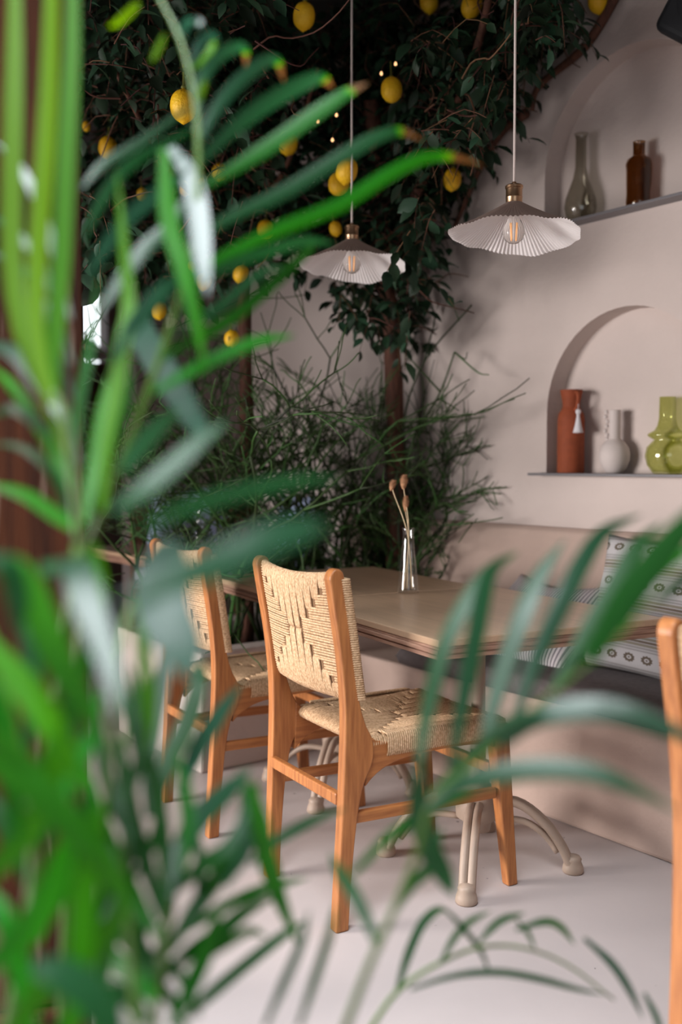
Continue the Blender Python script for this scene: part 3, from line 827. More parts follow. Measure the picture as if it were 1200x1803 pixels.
# ------------------------------------------------------------------ pendant lamps
def make_lamp(label):
    # root at the centre of the shade rim; cord goes up to the ceiling
    t = thing('pendant_lamp', label, 'lamp', (0, 0, 0), 0, 'pleated pendant lamps over the tables')
    NP = 180; R = .182
    def wob(r, z, q, f):
        k = f*f
        w_ = -.008*math.cos(q+YAW)-.011*math.cos(q-(PI/2-YAW))+.006*math.cos(2*(q-2.5+YAW))+.003*math.sin(5*q+2.0)+.002*math.sin(11*q)
        pl_ = (.0012+.0005*math.sin(7*q))*math.cos(96*q+.6*math.sin(9*q))
        return (r*(1+.02*math.sin(2*q+1)*k+.006*math.sin(17*q)*k)+.0008*math.cos(96*q)*min(1, f*3), z+w_*k+pl_*min(1, f*2))
    b = MB()
    prof = []
    for i in range(13):
        f = i/12; prof.append((.022+(R-.022)*f, .088*(1-f)**1.12+.0))
    b.lathe(prof, n=576, wob=wob)
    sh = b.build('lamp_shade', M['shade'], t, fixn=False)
    b = MB(); b.lathe([(0, .142), (.006, .144), (.007, .138), (.021, .136), (.0245, .133), (.0245, .127), (.0225, .125), (.0225, .104), (.0233, .102), (.0225, .100), (.0225, .080), (.0, .082)], n=32); b.build('brass_socket', M['brass'], t, split=True)
    b = MB(); b.tube([(0, 0, .14), (.001, .001, .3), (-.0012, .0, .6), (.0005, 0, CEIL-1.8)], .0033, 8); b.build('cable', M['cable'], t)
    b = MB(); b.lathe([(0, -.024), (.012, -.022), (.024, -.013), (.0305, .003), (.029, .020), (.021, .036), (.014, .050), (.012, .082)], n=32)
    bu = b.build('bulb', M['bulb_glass'], t)
    f_ = MB()
    for k in range(4):
        a = k*PI/2; f_.tube([(.007*math.cos(a), .007*math.sin(a), -.010), (.009*math.cos(a), .009*math.sin(a), .030)], .0017, 6)
    f_.build('filament', M['filament'], bu)
    return t
la = at(904, 414, 2.75); lb = at(619, 469, 3.36)
lamp = make_lamp('pleated pendant lamp hanging beside the upper niche, nearer of the two over the table')
lamp.location = la; lamp.rotation_euler = (0, 0, 0)
L2 = dup(lamp, lb, 0, 'pleated pendant lamp hanging in front of the lemon tree foliage'); L2.rotation_euler = (math.radians(-1), math.radians(1), math.radians(9))
L3 = dup(lamp, at(153, 612, 8.2), 0, 'far pendant lamp silhouetted against the bright little window'); L3.scale = (.66, .66, .9)

# ------------------------------------------------------------------ speaker on the wall
sp = on_x(1178, 30, XW-.16)
o = thing('wall_speaker', 'black loudspeaker on the wall above the upper niche, only its corner showing', 'speaker', (XW-.10, sp.y+.035, sp.z-.035))
o.rotation_euler = (math.radians(38), 0, 0)
b = MB(); b.box((-.03, -.12, .18), (.17, .24, .36)); b.build('speaker_cabinet', M['black'], o, bevel=.03, seg=4)
b = MB(); b.box((.078, -.12, .2), (.044, .08, .12)); b.build('wall_bracket', M['black'], o)
b = MB(); b.lathe([(0, .002), (.075, .002), (.08, 0)], n=24); g_ = b.build('speaker_grille', M['black'], o); g_.location = (-.116, -.12, .14); g_.rotation_euler = (0, -PI/2, 0)

# ------------------------------------------------------------------ far bench and cushions beyond the planter
bb = thing('timber_bench', 'dark timber bench with a pale blue seat along the back wall', 'bench', (2.535, 4.62, 0))
b = MB(); b.box((0.02, .04, .50), (.70, .42, .05)); b.build('seat_board', M['brown_wood'], bb, bevel=.006)
b = MB(); b.box((0.02, .03, .565), (.68, .40, .07)); b.build('seat_pad', M['pale_fabric'], bb, bevel=.02, seg=3)
b = MB(); b.box((0.02, .245, .72), (.70, .03, .40)); b.build('backrest', M['brown_wood'], bb, bevel=.006)
b = MB(); b.box((.17, -.375, .50), (.36, .40, .05)); b.build('seat_board', M['brown_wood'], bb, bevel=.006)
b = MB(); b.box((.17, -.375, .565), (.34, .38, .07)); b.build('seat_pad', M['pale_fabric'], bb, bevel=.02, seg=3)
for x, y in ((-.30, -.13), (-.30, .22), (.32, .22), (.02, -.54), (.32, -.54)):
    b = MB(); b.box((x, y, .2375), (.05, .05, .475)); b.build('leg', M['brown_wood'], bb, bevel=.004)
for (x_, y_, m_, rz, h_, lab) in ((2.36, 4.73, 'blue_fabric', -PI/2+.15, .42, 'pale blue cushion at the open end of the far timber bench'), (2.58, 4.74, 'blue_fabric', -PI/2-.1, .44, 'pale blue cushion in the middle of the far timber bench'), (2.80, 4.22, 'blue_fabric', .1, .40, 'pale blue cushion leaning on the niche wall behind the planter')):
    q = tag(pillow(.27, h_, .05).build('bench_pillow', M[m_]), lab, 'pillow', 'cushions on the far bench')
    q.location = (x_, y_, .605+h_*.48); q.rotation_euler = (0, math.radians(9), rz)
# plaster ledge on the back wall
l0, l1 = on_y(268, 552, 4.86), on_y(402, 566, 4.86)
b = MB(); b.box(((l0.x+2.88)/2+.05, 4.86, l0.z-.03), (2.88-l0.x-.1, .08, .075)); struct(b.build('trim_3', M['plaster'], bevel=.006), 'pale plaster ledge on the back wall')

# ------------------------------------------------------------------ lemon trees over the room
CANOPY = [(145, -60), (1060, -60), (1005, 25), (955, 70), (900, 135), (890, 190), (845, 230), (815, 275), (815, 325), (775, 365), (757, 425), (735, 470), (735, 520), (722, 575), (690, 600), (665, 545), (610, 520), (585, 500), (600, 470), (545, 450), (505, 415), (455, 440), (420, 470), (365, 462), (330, 495), (300, 515), (268, 470), (230, 440), (145, 470)]
def inside(px, py, poly=CANOPY):
    c = False; j = len(poly)-1
    for i in range(len(poly)):
        xi, yi = poly[i]; xj, yj = poly[j]
        if (yi > py) != (yj > py) and px < (xj-xi)*(py-yi)/(yj-yi)+xi: c = not c
        j = i
    return c
rc = random.Random(11)
LEM = [(323, 185, 46, 'largest lemon, hanging low in the dark foliage behind the palm fronds'),
       (535, 27, 38, 'lemon high in the foliage left of the cord of the lamp before the tree'),
       (689, 157, 37, 'lemon with a few tiny glowing fairy lights right beside it'),
       (507, 252, 34, 'lemon hanging just below a long palm leaflet, left of the touching pair'),
       (796, 315, 32, 'lemon at the foliage edge nearest the pendant lamp by the niche'),
       (190, 259, 32, 'lemon with a bare curling twig across it, below and beside the largest one'),
       (359, 494, 26, 'lemon hanging clear of the leaves between the far ledge and the slim trunk'),
       (279, 545, 28, 'lowest-hanging lemon in front of the pale wall ledge'),
       (408, 596, 27, 'lemon beside the slim trunk just above the green stick plants'),
       (424, 481, 27, 'lemon hidden partly behind the slim tree trunk'),
       (467, 403, 28, 'lemon half shaded by leaves at the lower fringe of the crown'),
       (590, 402, 22, 'small dim lemon right above the shade of the lamp in front of the tree'),
       (610, 299, 38, 'upper lemon of the touching pair behind the lamp cord'),
       (596, 323, 36, 'lower lemon of the touching pair behind the lamp cord'),
       (755, 2, 32, 'lemon cut by the top edge midway between the lamp cords'),
       (830, 9, 36, 'lemon cut by the top edge close to the cord of the lamp by the niche'),
       (1052, 1, 34, 'lemon cut by the top edge where the crown meets the bare niche wall'),
       (251, 343, 21, 'small far lemon lower right of the one crossed by a twig'),
       (328, 330, 24, 'lemon seen through the pale blurred tip of a palm leaflet'),
       (386, 302, 26, 'dim lemon beside the pale palm leaflet tip, deeper in the leaves'),
       (354, 323, 16, 'smallest lemon, tucked close to the one behind the pale palm leaflet'),
       (152, 222, 15, 'lemon peeping from behind the timber column and palm stems'),
       (336, 468, 16, 'small shaded lemon just above the one hanging clear of the leaves')]
LEMP = []
for (px, py, w_, lab) in LEM:
    d = FPX*.074/w_; sc = 1.2
    if d > 3.9: sc *= 3.9/d; d = 3.9
    dw = (XW-.06)/ray(px, py).x
    if d > dw: sc *= dw/d; d = dw
    LEMP.append((at(px, py, d), max(.55, sc), lab, d))
def hides_lemon(p, pad=.10):
    d = (p-EYE).dot(FW)
    for q, sc, _, dl in LEMP:
        if d < dl+.03 and (p-(EYE+(q-EYE)*(d/dl))).length < pad: return True
    return False
def canopy_point():
    """A point of the crown's volume: it hangs under the ceiling in front of the niche wall and thins to its lower edge."""
    while True:
        px, py = rc.uniform(-30, 1100), rc.uniform(-70, 610)
        if not inside(px, py): continue
        v = ray(px, py)
        dw = min((XW-.03)/v.x, 4.86/v.y)                        # distance to the wall behind
        dw = min(dw, 4.5)
        d = dw - abs(rc.gauss(0, .55)) if rc.random() < .75 else rc.uniform(2.5, dw)
        if d < (2.75 if px < 470 else 3.9 if px < 720 else 2.95): continue
        p = EYE+v*d
        if p.z > CEIL-.04 or p.x > XW-.03: continue
        if hides_lemon(p): continue
        return p, px, py
def leaf_geo(m, p, d, n, L, W):
    s = d.cross(n).normalized(); n = s.cross(d).normalized()
    rows = []
    for t, w_, dr in ((0, .02, 0), (.22, .72, .02), (.5, 1.0, .0), (.78, .6, -.05), (1.0, .02, -.14)):
        c = p+d*(L*t)+n*(L*dr)
        rows.append([c-s*(W*w_/2)+n*(W*.14*w_), c, c+s*(W*w_/2)+n*(W*.14*w_)])
    m.quadstrip(rows)
foli = {'a': MB(), 'b': MB()}; twg = {'a': MB(), 'b': MB()}
def leaf_spray(p, key, k):
    h = Vector((rc.gauss(0, 1), rc.gauss(0, 1), -.5+rc.gauss(0, .6))).normalized()
    Ls = rc.uniform(.08, .2)
    P = catmull([p, p+h*Ls*.5+Vector((0, 0, rc.uniform(-.01, .03))), p+h*Ls+Vector((0, 0, -.03))], 4)
    for q in P:
        if q.x > XW-.006: q.x = XW-.006
        if q.z > CEIL-.01: q.z = CEIL-.01
    twg[key].tube(P, [.0022, .002, .0018, .0015, .001], 4, False)
    for i in range(k):
        f = (i+.6)/k; q = P[min(3, int(f*4))].lerp(P[min(4, int(f*4)+1)], f*4 % 1)
        side = h.cross(Vector((0, 0, 1))).normalized()*(1 if i % 2 else -1)
        d = (h*.5+side*rc.uniform(.5, 1)+Vector((rc.gauss(0, .3), rc.gauss(0, .3), -.45+rc.gauss(0, .35)))).normalized()
        n = (Vector((-.3, -.4, .8))+Vector((rc.gauss(0, .4), rc.gauss(0, .4), rc.gauss(0, .3)))).normalized()
        L = rc.uniform(.045, .085)
        if q.x + d.x*L > XW-.004: d.x = -abs(d.x)
        if hides_lemon(q+d*L*.5, .068) or hides_lemon(q+d*L, .05): continue
        leaf_geo(foli[key], q, d, n, L, L*rc.uniform(.42, .58))
for i in range(2300):
    p, px, py = canopy_point()
    leaf_spray(p, 'b' if px < 470 else 'a', rc.randint(4, 6))
# low sprays against the bare wall
for (px, py, d) in [(300, 490, 3.6), (330, 520, 3.7), (308, 505, 3.6), (440, 470, 3.7), (395, 480, 3.7), (600, 520, 3.9), (625, 550, 3.9), (655, 520, 3.9), (660, 560, 3.9), (735, 500, 4.0), (728, 520, 4.0), (690, 530, 3.9), (480, 460, 3.9), (700, 580, 3.9)]:
    for _ in range(2): leaf_spray(at(px, py, d), 'b' if px < 470 else 'a', 5)
# wiry bare twigs tangled through the crown
for i in range(260):
    p, px, py = canopy_point(); d = Vector((rc.gauss(0, 1), rc.gauss(0, 1), rc.gauss(0, .7))).normalized()
    P = [p]
    for k in range(5):
        d = (d+Vector((rc.gauss(0, .5), rc.gauss(0, .5), rc.gauss(0, .5)))).normalized(); q = P[-1]+d*rc.uniform(.04, .09)
        q.x = min(q.x, XW-.01); q.z = min(q.z, CEIL-.01); P.append(q)
    twg['b' if px < 470 else 'a'].tube(catmull(P, 12), [.0032-.0001*j for j in range(13)], 5, False)
def tree(key, label, base, trunk_pts, rad, limbs):
    t = thing('lemon_tree', label, 'tree', base)
    b = MB(); P = catmull(trunk_pts, 24); b.tube(P, [rad*(1.1-.35*i/24)*(1+.08*math.sin(i*1.7)) for i in range(25)], 10)
    b.build('trunk', M['bark'], t, origin=base)
    for L_ in limbs:
        b = MB(); Q = catmull(L_, 20); b.tube(Q, [rad*.5*(1-.6*i/20) for i in range(21)], 8); b.build('branch', M['bark'], t, origin=base)
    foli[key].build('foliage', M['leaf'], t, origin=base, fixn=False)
    twg[key].build('twigs', M['twig'], t, origin=base, fixn=False)
    return t
wx = XW-.035
def W(px, py, o=0): return on_x(px, py, wx-o)
ta = [Vector((2.76, 3.37, .385)), Vector((2.77, 3.36, .9)), Vector((2.76, 3.37, 1.5)), Vector((2.70, 3.36, 2.0)), Vector((2.5, 3.2, 2.6))]
tree('a', 'lemon tree with a thick trunk in the planter corner, crown spreading up the niche wall', ta[0], ta, .042,
     [[W(1110, -60), W(1035, 75), W(950, 150), W(936, 195)], [W(925, 200, .03), W(890, 225), W(850, 285), W(800, 400, .03)],
      [ta[3], Vector((2.5, 2.6, 2.6)), Vector((2.2, 2.2, 2.95))], [ta[3], Vector((2.2, 3.6, 2.5)), Vector((1.6, 3.4, 2.8))]])
tb0 = on_y(432, 800, 3.62)
tb = [Vector((tb0.x, 3.62, .385)), Vector((tb0.x+.01, 3.62, 1.0)), on_y(430, 560, 3.62), on_y(420, 400, 3.62), on_y(360, 150, 3.5)]
tree('b', 'slim lemon tree in the planter, farther from the niche wall, crown behind the palm', tb[0], tb, .030,
     [[tb[3], on_y(300, 300, 3.3), on_y(200, 120, 3.0)], [tb[3], on_y(500, 300, 3.4), on_y(560, 120, 3.1)]])

def make_lemon(label):
    t = thing('lemon', label, 'lemon', (0, 0, 0), 0, 'lemons hanging in the canopy')
    b = MB(); n = 20; prof = []
    for i in range(n+1):
        f = i/n; z = -.045+.085*f
        u = (z+.002)/.038
        r = .031*max(0, 1-abs(u)**2.3)**.5 if abs(u) < 1 else 0
        if z < -.034: r = max(r, .0085*(1-((-.034-z)/.011)**2)**.5 if z > -.045 else 0)
        if z > .030: r = max(r, .008*max(0, 1-(z-.030)/.012))
        prof.append((max(0, r), z))
    prof[0] = (0, -.045)
    b.lathe(prof, n=22, wob=lambda r, z, q, f: (r*(1+.02*math.sin(2*q)+.012*math.sin(5*q+z*50)), z))
    b.build('fruit', M['lemon'], t)
    b = MB(); b.lathe([(0, .036), (.007, .0385), (.006, .042), (.0028, .044), (.002, .09)], n=8); b.build('stem', M['calyx'], t)
    return t
lm = None
rl = random.Random(5)
for q, sc, lab, d in LEMP:
    o = make_lemon(lab) if lm is None else dup(lm, (0, 0, 0), 0, lab)
    lm = lm or o
    o.location = q; o.scale = (sc,)*3
    o.rotation_euler = (rl.uniform(-.25, .25), rl.uniform(-.25, .25), rl.uniform(0, 6))

# tiny fairy lights glinting in the crown
for px, py, d, lab in ((671, 130, 3.42, 'tiny fairy light touching the upper side of the lemon between the lamps'),
                       (696, 113, 3.46, 'tiny fairy light just above the lemon between the lamps'),
                       (592, 203, 3.5, 'tiny fairy light beside the lamp cord, at mid height of the foliage'),
                       (559, 214, 3.5, 'tiny fairy light above the lemon that hangs below a palm leaflet'),
                       (585, 247, 3.5, 'tiny fairy light above the touching pair of lemons')):
    p = at(px, py, d)
    o = thing('fairy_light', lab, 'fairy light', p, 0, 'fairy lights in the foliage')
    b = MB(); b.lathe([(0, -.006), (.004, -.004), (.0055, 0), (.004, .005), (.002, .008), (0, .008)], n=10); b.build('bulb', M['fairy'], o)
    b = MB(); b.tube(catmull([(0, 0, .008), (.01, .004, .03), (.03, .0, .05)], 6), .0012, 5); b.build('wire', M['twig'], o)

# ------------------------------------------------------------------ pencil-stem plants in the planter
rk = random.Random(21)
def stick_plant(label, x, y, h, lean, stems, spread, dens=1.0, ext=()):
    t = thing('stick_plant', label, 'plant', (x, y, .385), 0)
    b = MB(); tw = MB()
    def grow(p, d, L, r, lev, m):
        n = 4; P = [p]
        for k in range(n):
            d = (d+Vector((rk.gauss(0, .13), rk.gauss(0, .13), .02+rk.gauss(0, .09)))).normalized()
            q = P[-1]+d*(L/n); q.x = min(q.x, XW-.09 if q.z < .95 else XW-.02); q.z = max(q.z, .40); P.append(q)
        m.tube(P, [r, r*.98, r*.96, r*.93, r*.90], 5)
        if lev <= 0: return
        for _ in range(rk.choice((2, 2, 3)) if lev > 1 else rk.choice((2, 3, 3))):
            ax = Vector((rk.gauss(0, 1), rk.gauss(0, 1), rk.gauss(0, .35))).normalized()
            nd = (d*.8+ax*rk.uniform(.4, 1.0)).normalized()
            grow(P[-1], nd, L*rk.uniform(.5, .9), max(.0021, r*.72), lev-1, tw)
        if rk.random() < .6*dens:
            ax = Vector((rk.gauss(0, 1), rk.gauss(0, 1), .3)).normalized()
            grow(P[2], (d*.4+ax*.8).normalized(), L*.6, max(.0021, r*.6), lev-1, tw)
    for i in range(stems):
        a = rk.uniform(0, 2*PI); s = rk.uniform(0, spread)
        p = Vector((x+.09*math.cos(a)*rk.random(), y+.09*math.sin(a)*rk.random(), .38))
        d = Vector((lean[0]+s*math.cos(a), lean[1]+s*math.sin(a), 1)).normalized()
        grow(p, d, h*rk.uniform(.26, .42), .0085, 4, b)
    for pts, r in ext:
        tw.tube(catmull(pts, 16), [r*(1-.4*i/16) for i in range(17)], 6)
    b.build('main_stems', M['cactus'], t, origin=(x, y, .385), fixn=False)
    tw.build('twigs', M['cactus'], t, origin=(x, y, .385), fixn=False)
def xy(px, py, d): return at(px, py, d)
arm = [([W(760, 850, .12), W(735, 770, .10), W(775, 690, .10), W(800, 620, .10)], .006), ([W(800, 620, .10), W(840, 655, .10), W(860, 660, .10)], .0035),
       ([W(775, 690, .10), W(720, 630, .12), W(690, 600, .14)], .0045), ([W(735, 770, .10), W(760, 740, .10), W(795, 742, .09)], .004),
       ([W(745, 900, .12), W(710, 760, .12), W(745, 640, .12), W(830, 537, .10)], .0055), ([W(745, 640, .12), W(765, 560, .12), W(752, 535, .12)], .004),
       ([W(770, 930, .10), W(760, 890, .10), W(790, 858, .10)], .004), ([W(800, 620, .10), W(818, 632, .1), W(822, 620, .1)], .003), ([W(808, 565, .1), W(800, 545, .1)], .003)]
stick_plant('tall green stick plant in the planter corner, its arms reaching across the niche wall', 2.72, 3.34, .98, (.05, -.02), 8, .30, 1.0, arm)
stick_plant('dense green stick plant in the planter, directly in front of the thick brown trunk', 2.50, 3.46, 1.42, (-.02, 0), 8, .32)
stick_plant('dense green stick plant in the middle of the planter, between the two tree trunks', 2.27, 3.52, 1.48, (0, .02), 8, .34)
stick_plant('green stick plant at the foot of the slim lemon tree', 2.04, 3.58, 1.3, (0, 0), 7, .36)
stick_plant('green stick plant at the open end of the planter, behind the palm leaflets', 1.86, 3.62, .95, (-.05, 0), 6, .40)
stick_plant('low bushy stick plant sprawling over the planter edge behind the table', 2.40, 3.66, .60, (0, -.05), 7, .75)
stick_plant('low bushy stick plant against the niche wall by the bud vase', 2.76, 3.52, .55, (-.05, -.12), 9, .6)

# ------------------------------------------------------------------ palms close to the camera
rp = random.Random(4)
SKYL = Vector((0.25, 1.15, 3.05))
def leaflet(m, pts, w, d0, d1=None, tone=.5, tw=None, fold=.18, base=.45, up=0, tip=False):
    """One palm leaflet: a folded tapering blade through points given on the photograph and set at distances d0..d1."""
    d1 = d0 if d1 is None else d1
    n = len(pts)
    P3 = [at(px, py, d0+(d1-d0)*i/(n-1)) for i, (px, py) in enumerate(pts)]
    N = 14; P = catmull(P3, N)
    tw = rp.uniform(-.6, .6) if tw is None else tw
    m.a = max(.1, min(1, tone+rp.uniform(-.06, .06)))
    rows = []
    for i, p in enumerate(P):
        t = i/N
        T = (P[min(N, i+1)]-P[max(0, i-1)]).normalized()
        V = (p-EYE).normalized()
        S = T.cross(V).normalized(); Nn = S.cross(T).normalized()
        a = tw*(.4+.9*t)
        s = S*math.cos(a)+Nn*math.sin(a); nn = Nn*math.cos(a)-S*math.sin(a)
        if up:      # blade turned between eye and skylight so that it shows sheen
            h = ((EYE-p).normalized()+(SKYL-p).normalized()).normalized(); g = (h-T*h.dot(T)).normalized(); g = g if g.dot(nn) > 0 else -g
            nn = nn.lerp(g, float(up)).normalized(); s = nn.cross(T).normalized()
            a = math.acos(min(1, abs(s.dot(S))))
        prof = (base+(1-base)*min(1, t/.3)) * (1 if t < .5 else max(.03, 1-((t-.5)/.5)**2.2))
        hw = .5*w/FPX*((p-EYE).dot(FW))*prof/max(.6, math.cos(a))
        rows.append([p-s*hw+nn*hw*fold, p, p+s*hw+nn*hw*fold])
    m.quadstrip(rows); m.a = 0
    if tip: m.attr[-9:] = [1e-4]*9      # withered tip
def stalk(m, pts, w0, w1, d0, d1, n=24):
    k = len(pts)
    P = catmull([at(px, py, d0+(d1-d0)*i/(k-1)) for i, (px, py) in enumerate(pts)], n)
    m.tube(P, [.5/FPX*(w0+(w1-w0)*i/n)*((p-EYE).dot(FW)) for i, p in enumerate(P)], 8)
def palm(label, loc, pot_h, pot_r, fronds):
    t = thing('areca_palm', label, 'plant', (*loc, 0))
    b = MB(); b.lathe([(0, 0), (pot_r*.72, 0), (pot_r*.76, .01), (pot_r, pot_h-.03), (pot_r*1.04, pot_h-.03), (pot_r*1.04, pot_h), (pot_r*.93, pot_h), (pot_r*.9, pot_h-.05), (0, pot_h-.05)], n=32)
    b.build('pot', M['pot'], t)
    for stalks, leaves in fronds:
        m = MB()
        for L_ in leaves: leaflet(m, **L_)
        fr = m.build('frond', M['palm'], t, origin=t.location, fixn=False)
        k = MB()
        for s_ in stalks:
            stalk(k, *s_[:5])
            if len(s_) > 5:     # carry the stalk on down into the pot
                p0 = at(*s_[0][0], s_[3]); q = Vector((loc[0]+s_[5][0], loc[1]+s_[5][1], pot_h-.06))
                r0 = .5/FPX*s_[1]*s_[3]
                k.tube(catmull([q, q.lerp(p0, .5)+Vector((0, 0, .05)), p0], 14), [r0*1.3]*15, 8)
        k.build('stalk', M['stalk'], fr, origin=t.location)
    return t
def Lf(w, d0, d1, tone, *pts, **k): return dict(pts=list(pts), w=w*.82, d0=d0, d1=d1, tone=tone, **k)
# -- tall palm on the left
up_frond = ([([(150, 980), (250, 720), (318, 520), (345, 380), (347, 220), (325, 95), (285, 5), (240, -60)], 15, 5, .95, 1.12, (.02, .0))],
  [Lf(26, 1.08, 1.2, .95, (347, 235), (352, 150), (385, 100), (428, 84), (432, 125), tip=True),
   Lf(28, 1.06, 1.2, .95, (346, 260), (385, 185), (435, 130), (483, 104), (500, 145), tip=True),
   Lf(34, 1.05, 1.2, .9, (346, 290), (425, 215), (500, 165), (560, 140), (585, 155), tip=True),
   Lf(32, 1.04, 1.2, .6, (345, 335), (430, 285), (500, 238), (560, 195), (610, 162), (648, 146), tip=True),
   Lf(30, 1.02, 1.22, .88, (335, 425), (410, 380), (500, 338), (600, 276), (660, 242), (705, 230), (745, 248), tip=True),
   Lf(30, 1.0, 1.22, .56, (322, 490), (410, 442), (500, 400), (600, 360), (675, 312), (745, 278), (800, 276), (850, 292), tip=True),
   Lf(26, .98, 1.15, .9, (318, 520), (395, 470), (480, 440), (540, 425), (590, 430)),
   Lf(28, .96, 1.15, .66, (285, 630), (345, 595), (400, 566), (475, 505), (535, 450), (560, 425)),
   Lf(46, 1.09, .93, .97, (300, 258), (330, 298), (345, 350), (352, 410), (358, 470), (366, 520), up=True),
   Lf(38, 1.0, .95, .35, (288, 262), (292, 330), (300, 400), (322, 470), (345, 560), (362, 660), tw=.3),
   Lf(62, 1.17, .88, 1.0, (238, 556), (250, 585), (276, 630), (312, 690), (345, 745), (358, 775), up=True, base=.85),
   Lf(36, 1.0, .92, .92, (325, 480), (280, 520), (230, 580), (200, 640)),
   Lf(32, 1.06, .98, .95, (340, 300), (285, 335), (225, 385), (180, 445), (150, 500)),
   Lf(30, 1.06, .98, .85, (340, 330), (300, 395), (250, 440), (205, 500), (170, 560)),
   Lf(24, 1.08, 1.0, .85, (335, 230), (250, 275), (205, 315), (170, 370), (145, 430)),
   Lf(20, 1.1, 1.05, .85, (330, 190), (240, 255), (180, 290), (140, 335)),
   Lf(18, 1.12, 1.1, .95, (300, 30), (318, 62), (330, 40), (338, 30)),
   Lf(18, 1.12, 1.1, .95, (318, 75), (326, 45), (348, 38), (352, 50)),
   Lf(18, 1.12, 1.15, .95, (334, 130), (350, 80), (372, 62), (385, 72)),
   Lf(16, 1.12, 1.15, .2, (338, 120), (360, 105), (375, 78), (380, 70)),
   Lf(18, 1.12, 1.1, .08, (245, 6), (232, 18), (210, 38), (190, 48)),
   Lf(14, 1.1, 1.1, .12, (290, 60), (282, 78), (272, 98), (265, 110)),
   Lf(14, 1.1, 1.1, .12, (346, 190), (352, 168), (358, 150), (360, 140)),
   Lf(18, .98, 1.15, .85, (300, 590), (380, 545), (460, 480), (500, 470))])
stem_frond = ([([(140, 960), (118, 760), (95, 690)], 17, 10, .84, .86, (-.04, .02))],
  [Lf(40, .86, .98, .12, (110, 760), (75, 680), (38, 580), (20, 450), (22, 250), (25, 80), (26, -120), (30, -420), tw=.35),
   Lf(40, .86, .98, .14, (118, 800), (68, 620), (66, 470), (78, 300), (88, 130), (94, -120), (98, -420), tw=-.3),
   Lf(38, .87, .98, .26, (125, 820), (90, 720), (95, 600), (108, 450), (117, 260), (126, 80), (128, -120), (132, -420), tw=.3),
   Lf(32, .88, 1.0, .25, (180, 900), (188, 780), (203, 690), (216, 600), (226, 540), (216, 420), (206, 300), tw=.3),
   Lf(26, .88, 1.0, .35, (150, 920), (162, 840), (176, 740), (190, 660), tw=.3),
   Lf(26, .86, 1.0, .4, (135, 880), (85, 780), (30, 690), (-20, 640)),
   Lf(22, .90, 1.02, .55, (140, 900), (130, 800), (140, 700), (160, 600), (172, 480), tw=.4),
   Lf(22, .90, 1.02, .74, (150, 930), (175, 850), (200, 770), (225, 700), (232, 640)),
   Lf(20, .88, .98, .74, (130, 860), (110, 770), (100, 660), (70, 560), (40, 500)),
   Lf(20, .92, 1.04, .8, (140, 820), (105, 700), (60, 640), (0, 610)),
   Lf(22, .90, 1.0, .72, (145, 950), (120, 900), (90, 830), (40, 790), (-20, 780)),
   Lf(20, .92, 1.04, .9, (128, 700), (70, 520), (20, 460), (-30, 440)),
   Lf(20, .92, 1.04, .9, (125, 640), (80, 480), (20, 400), (-30, 380)),
   Lf(20, .92, 1.04, .9, (122, 560), (90, 420), (40, 300), (-20, 240)),
   Lf(24, .88, .95, .8, (100, 770), (60, 740), (20, 720), (-30, 740)),
   Lf(34, .86, .95, .92, (112, 740), (60, 660), (20, 615), (-30, 600), up=True),
   Lf(30, .85, .95, .45, (145, 940), (95, 905), (40, 870), (-30, 850))])
mid_frond = ([([(205, 1180), (235, 1060), (320, 1010)], 12, 7, .8, .9, (.05, .0))],
  [Lf(74, .54, .66, .86, (230, 1060), (320, 1015), (400, 982), (475, 945), (535, 928), (575, 920), up=.35),
   Lf(115, .80, .64, .96, (300, 950), (285, 1000), (288, 1070), (320, 1140), (335, 1200), up=True),
   Lf(42, .72, .86, .9, (200, 900), (245, 868), (300, 820), (350, 774), (400, 740), up=.35),
   Lf(38, .8, .95, .8, (215, 830), (245, 790), (285, 748), (320, 720)),
   Lf(34, .66, .84, .84, (250, 930), (335, 892), (425, 866), (525, 846), (600, 842)),
   Lf(26, .9, 1.1, .6, (270, 690), (360, 640), (450, 600), (520, 590)),
   Lf(34, .8, .82, .3, (165, 960), (172, 1020), (176, 1080), (170, 1135), tw=.1),
   Lf(30, .8, .85, .35, (240, 1050), (252, 1150), (262, 1260), (250, 1340))])
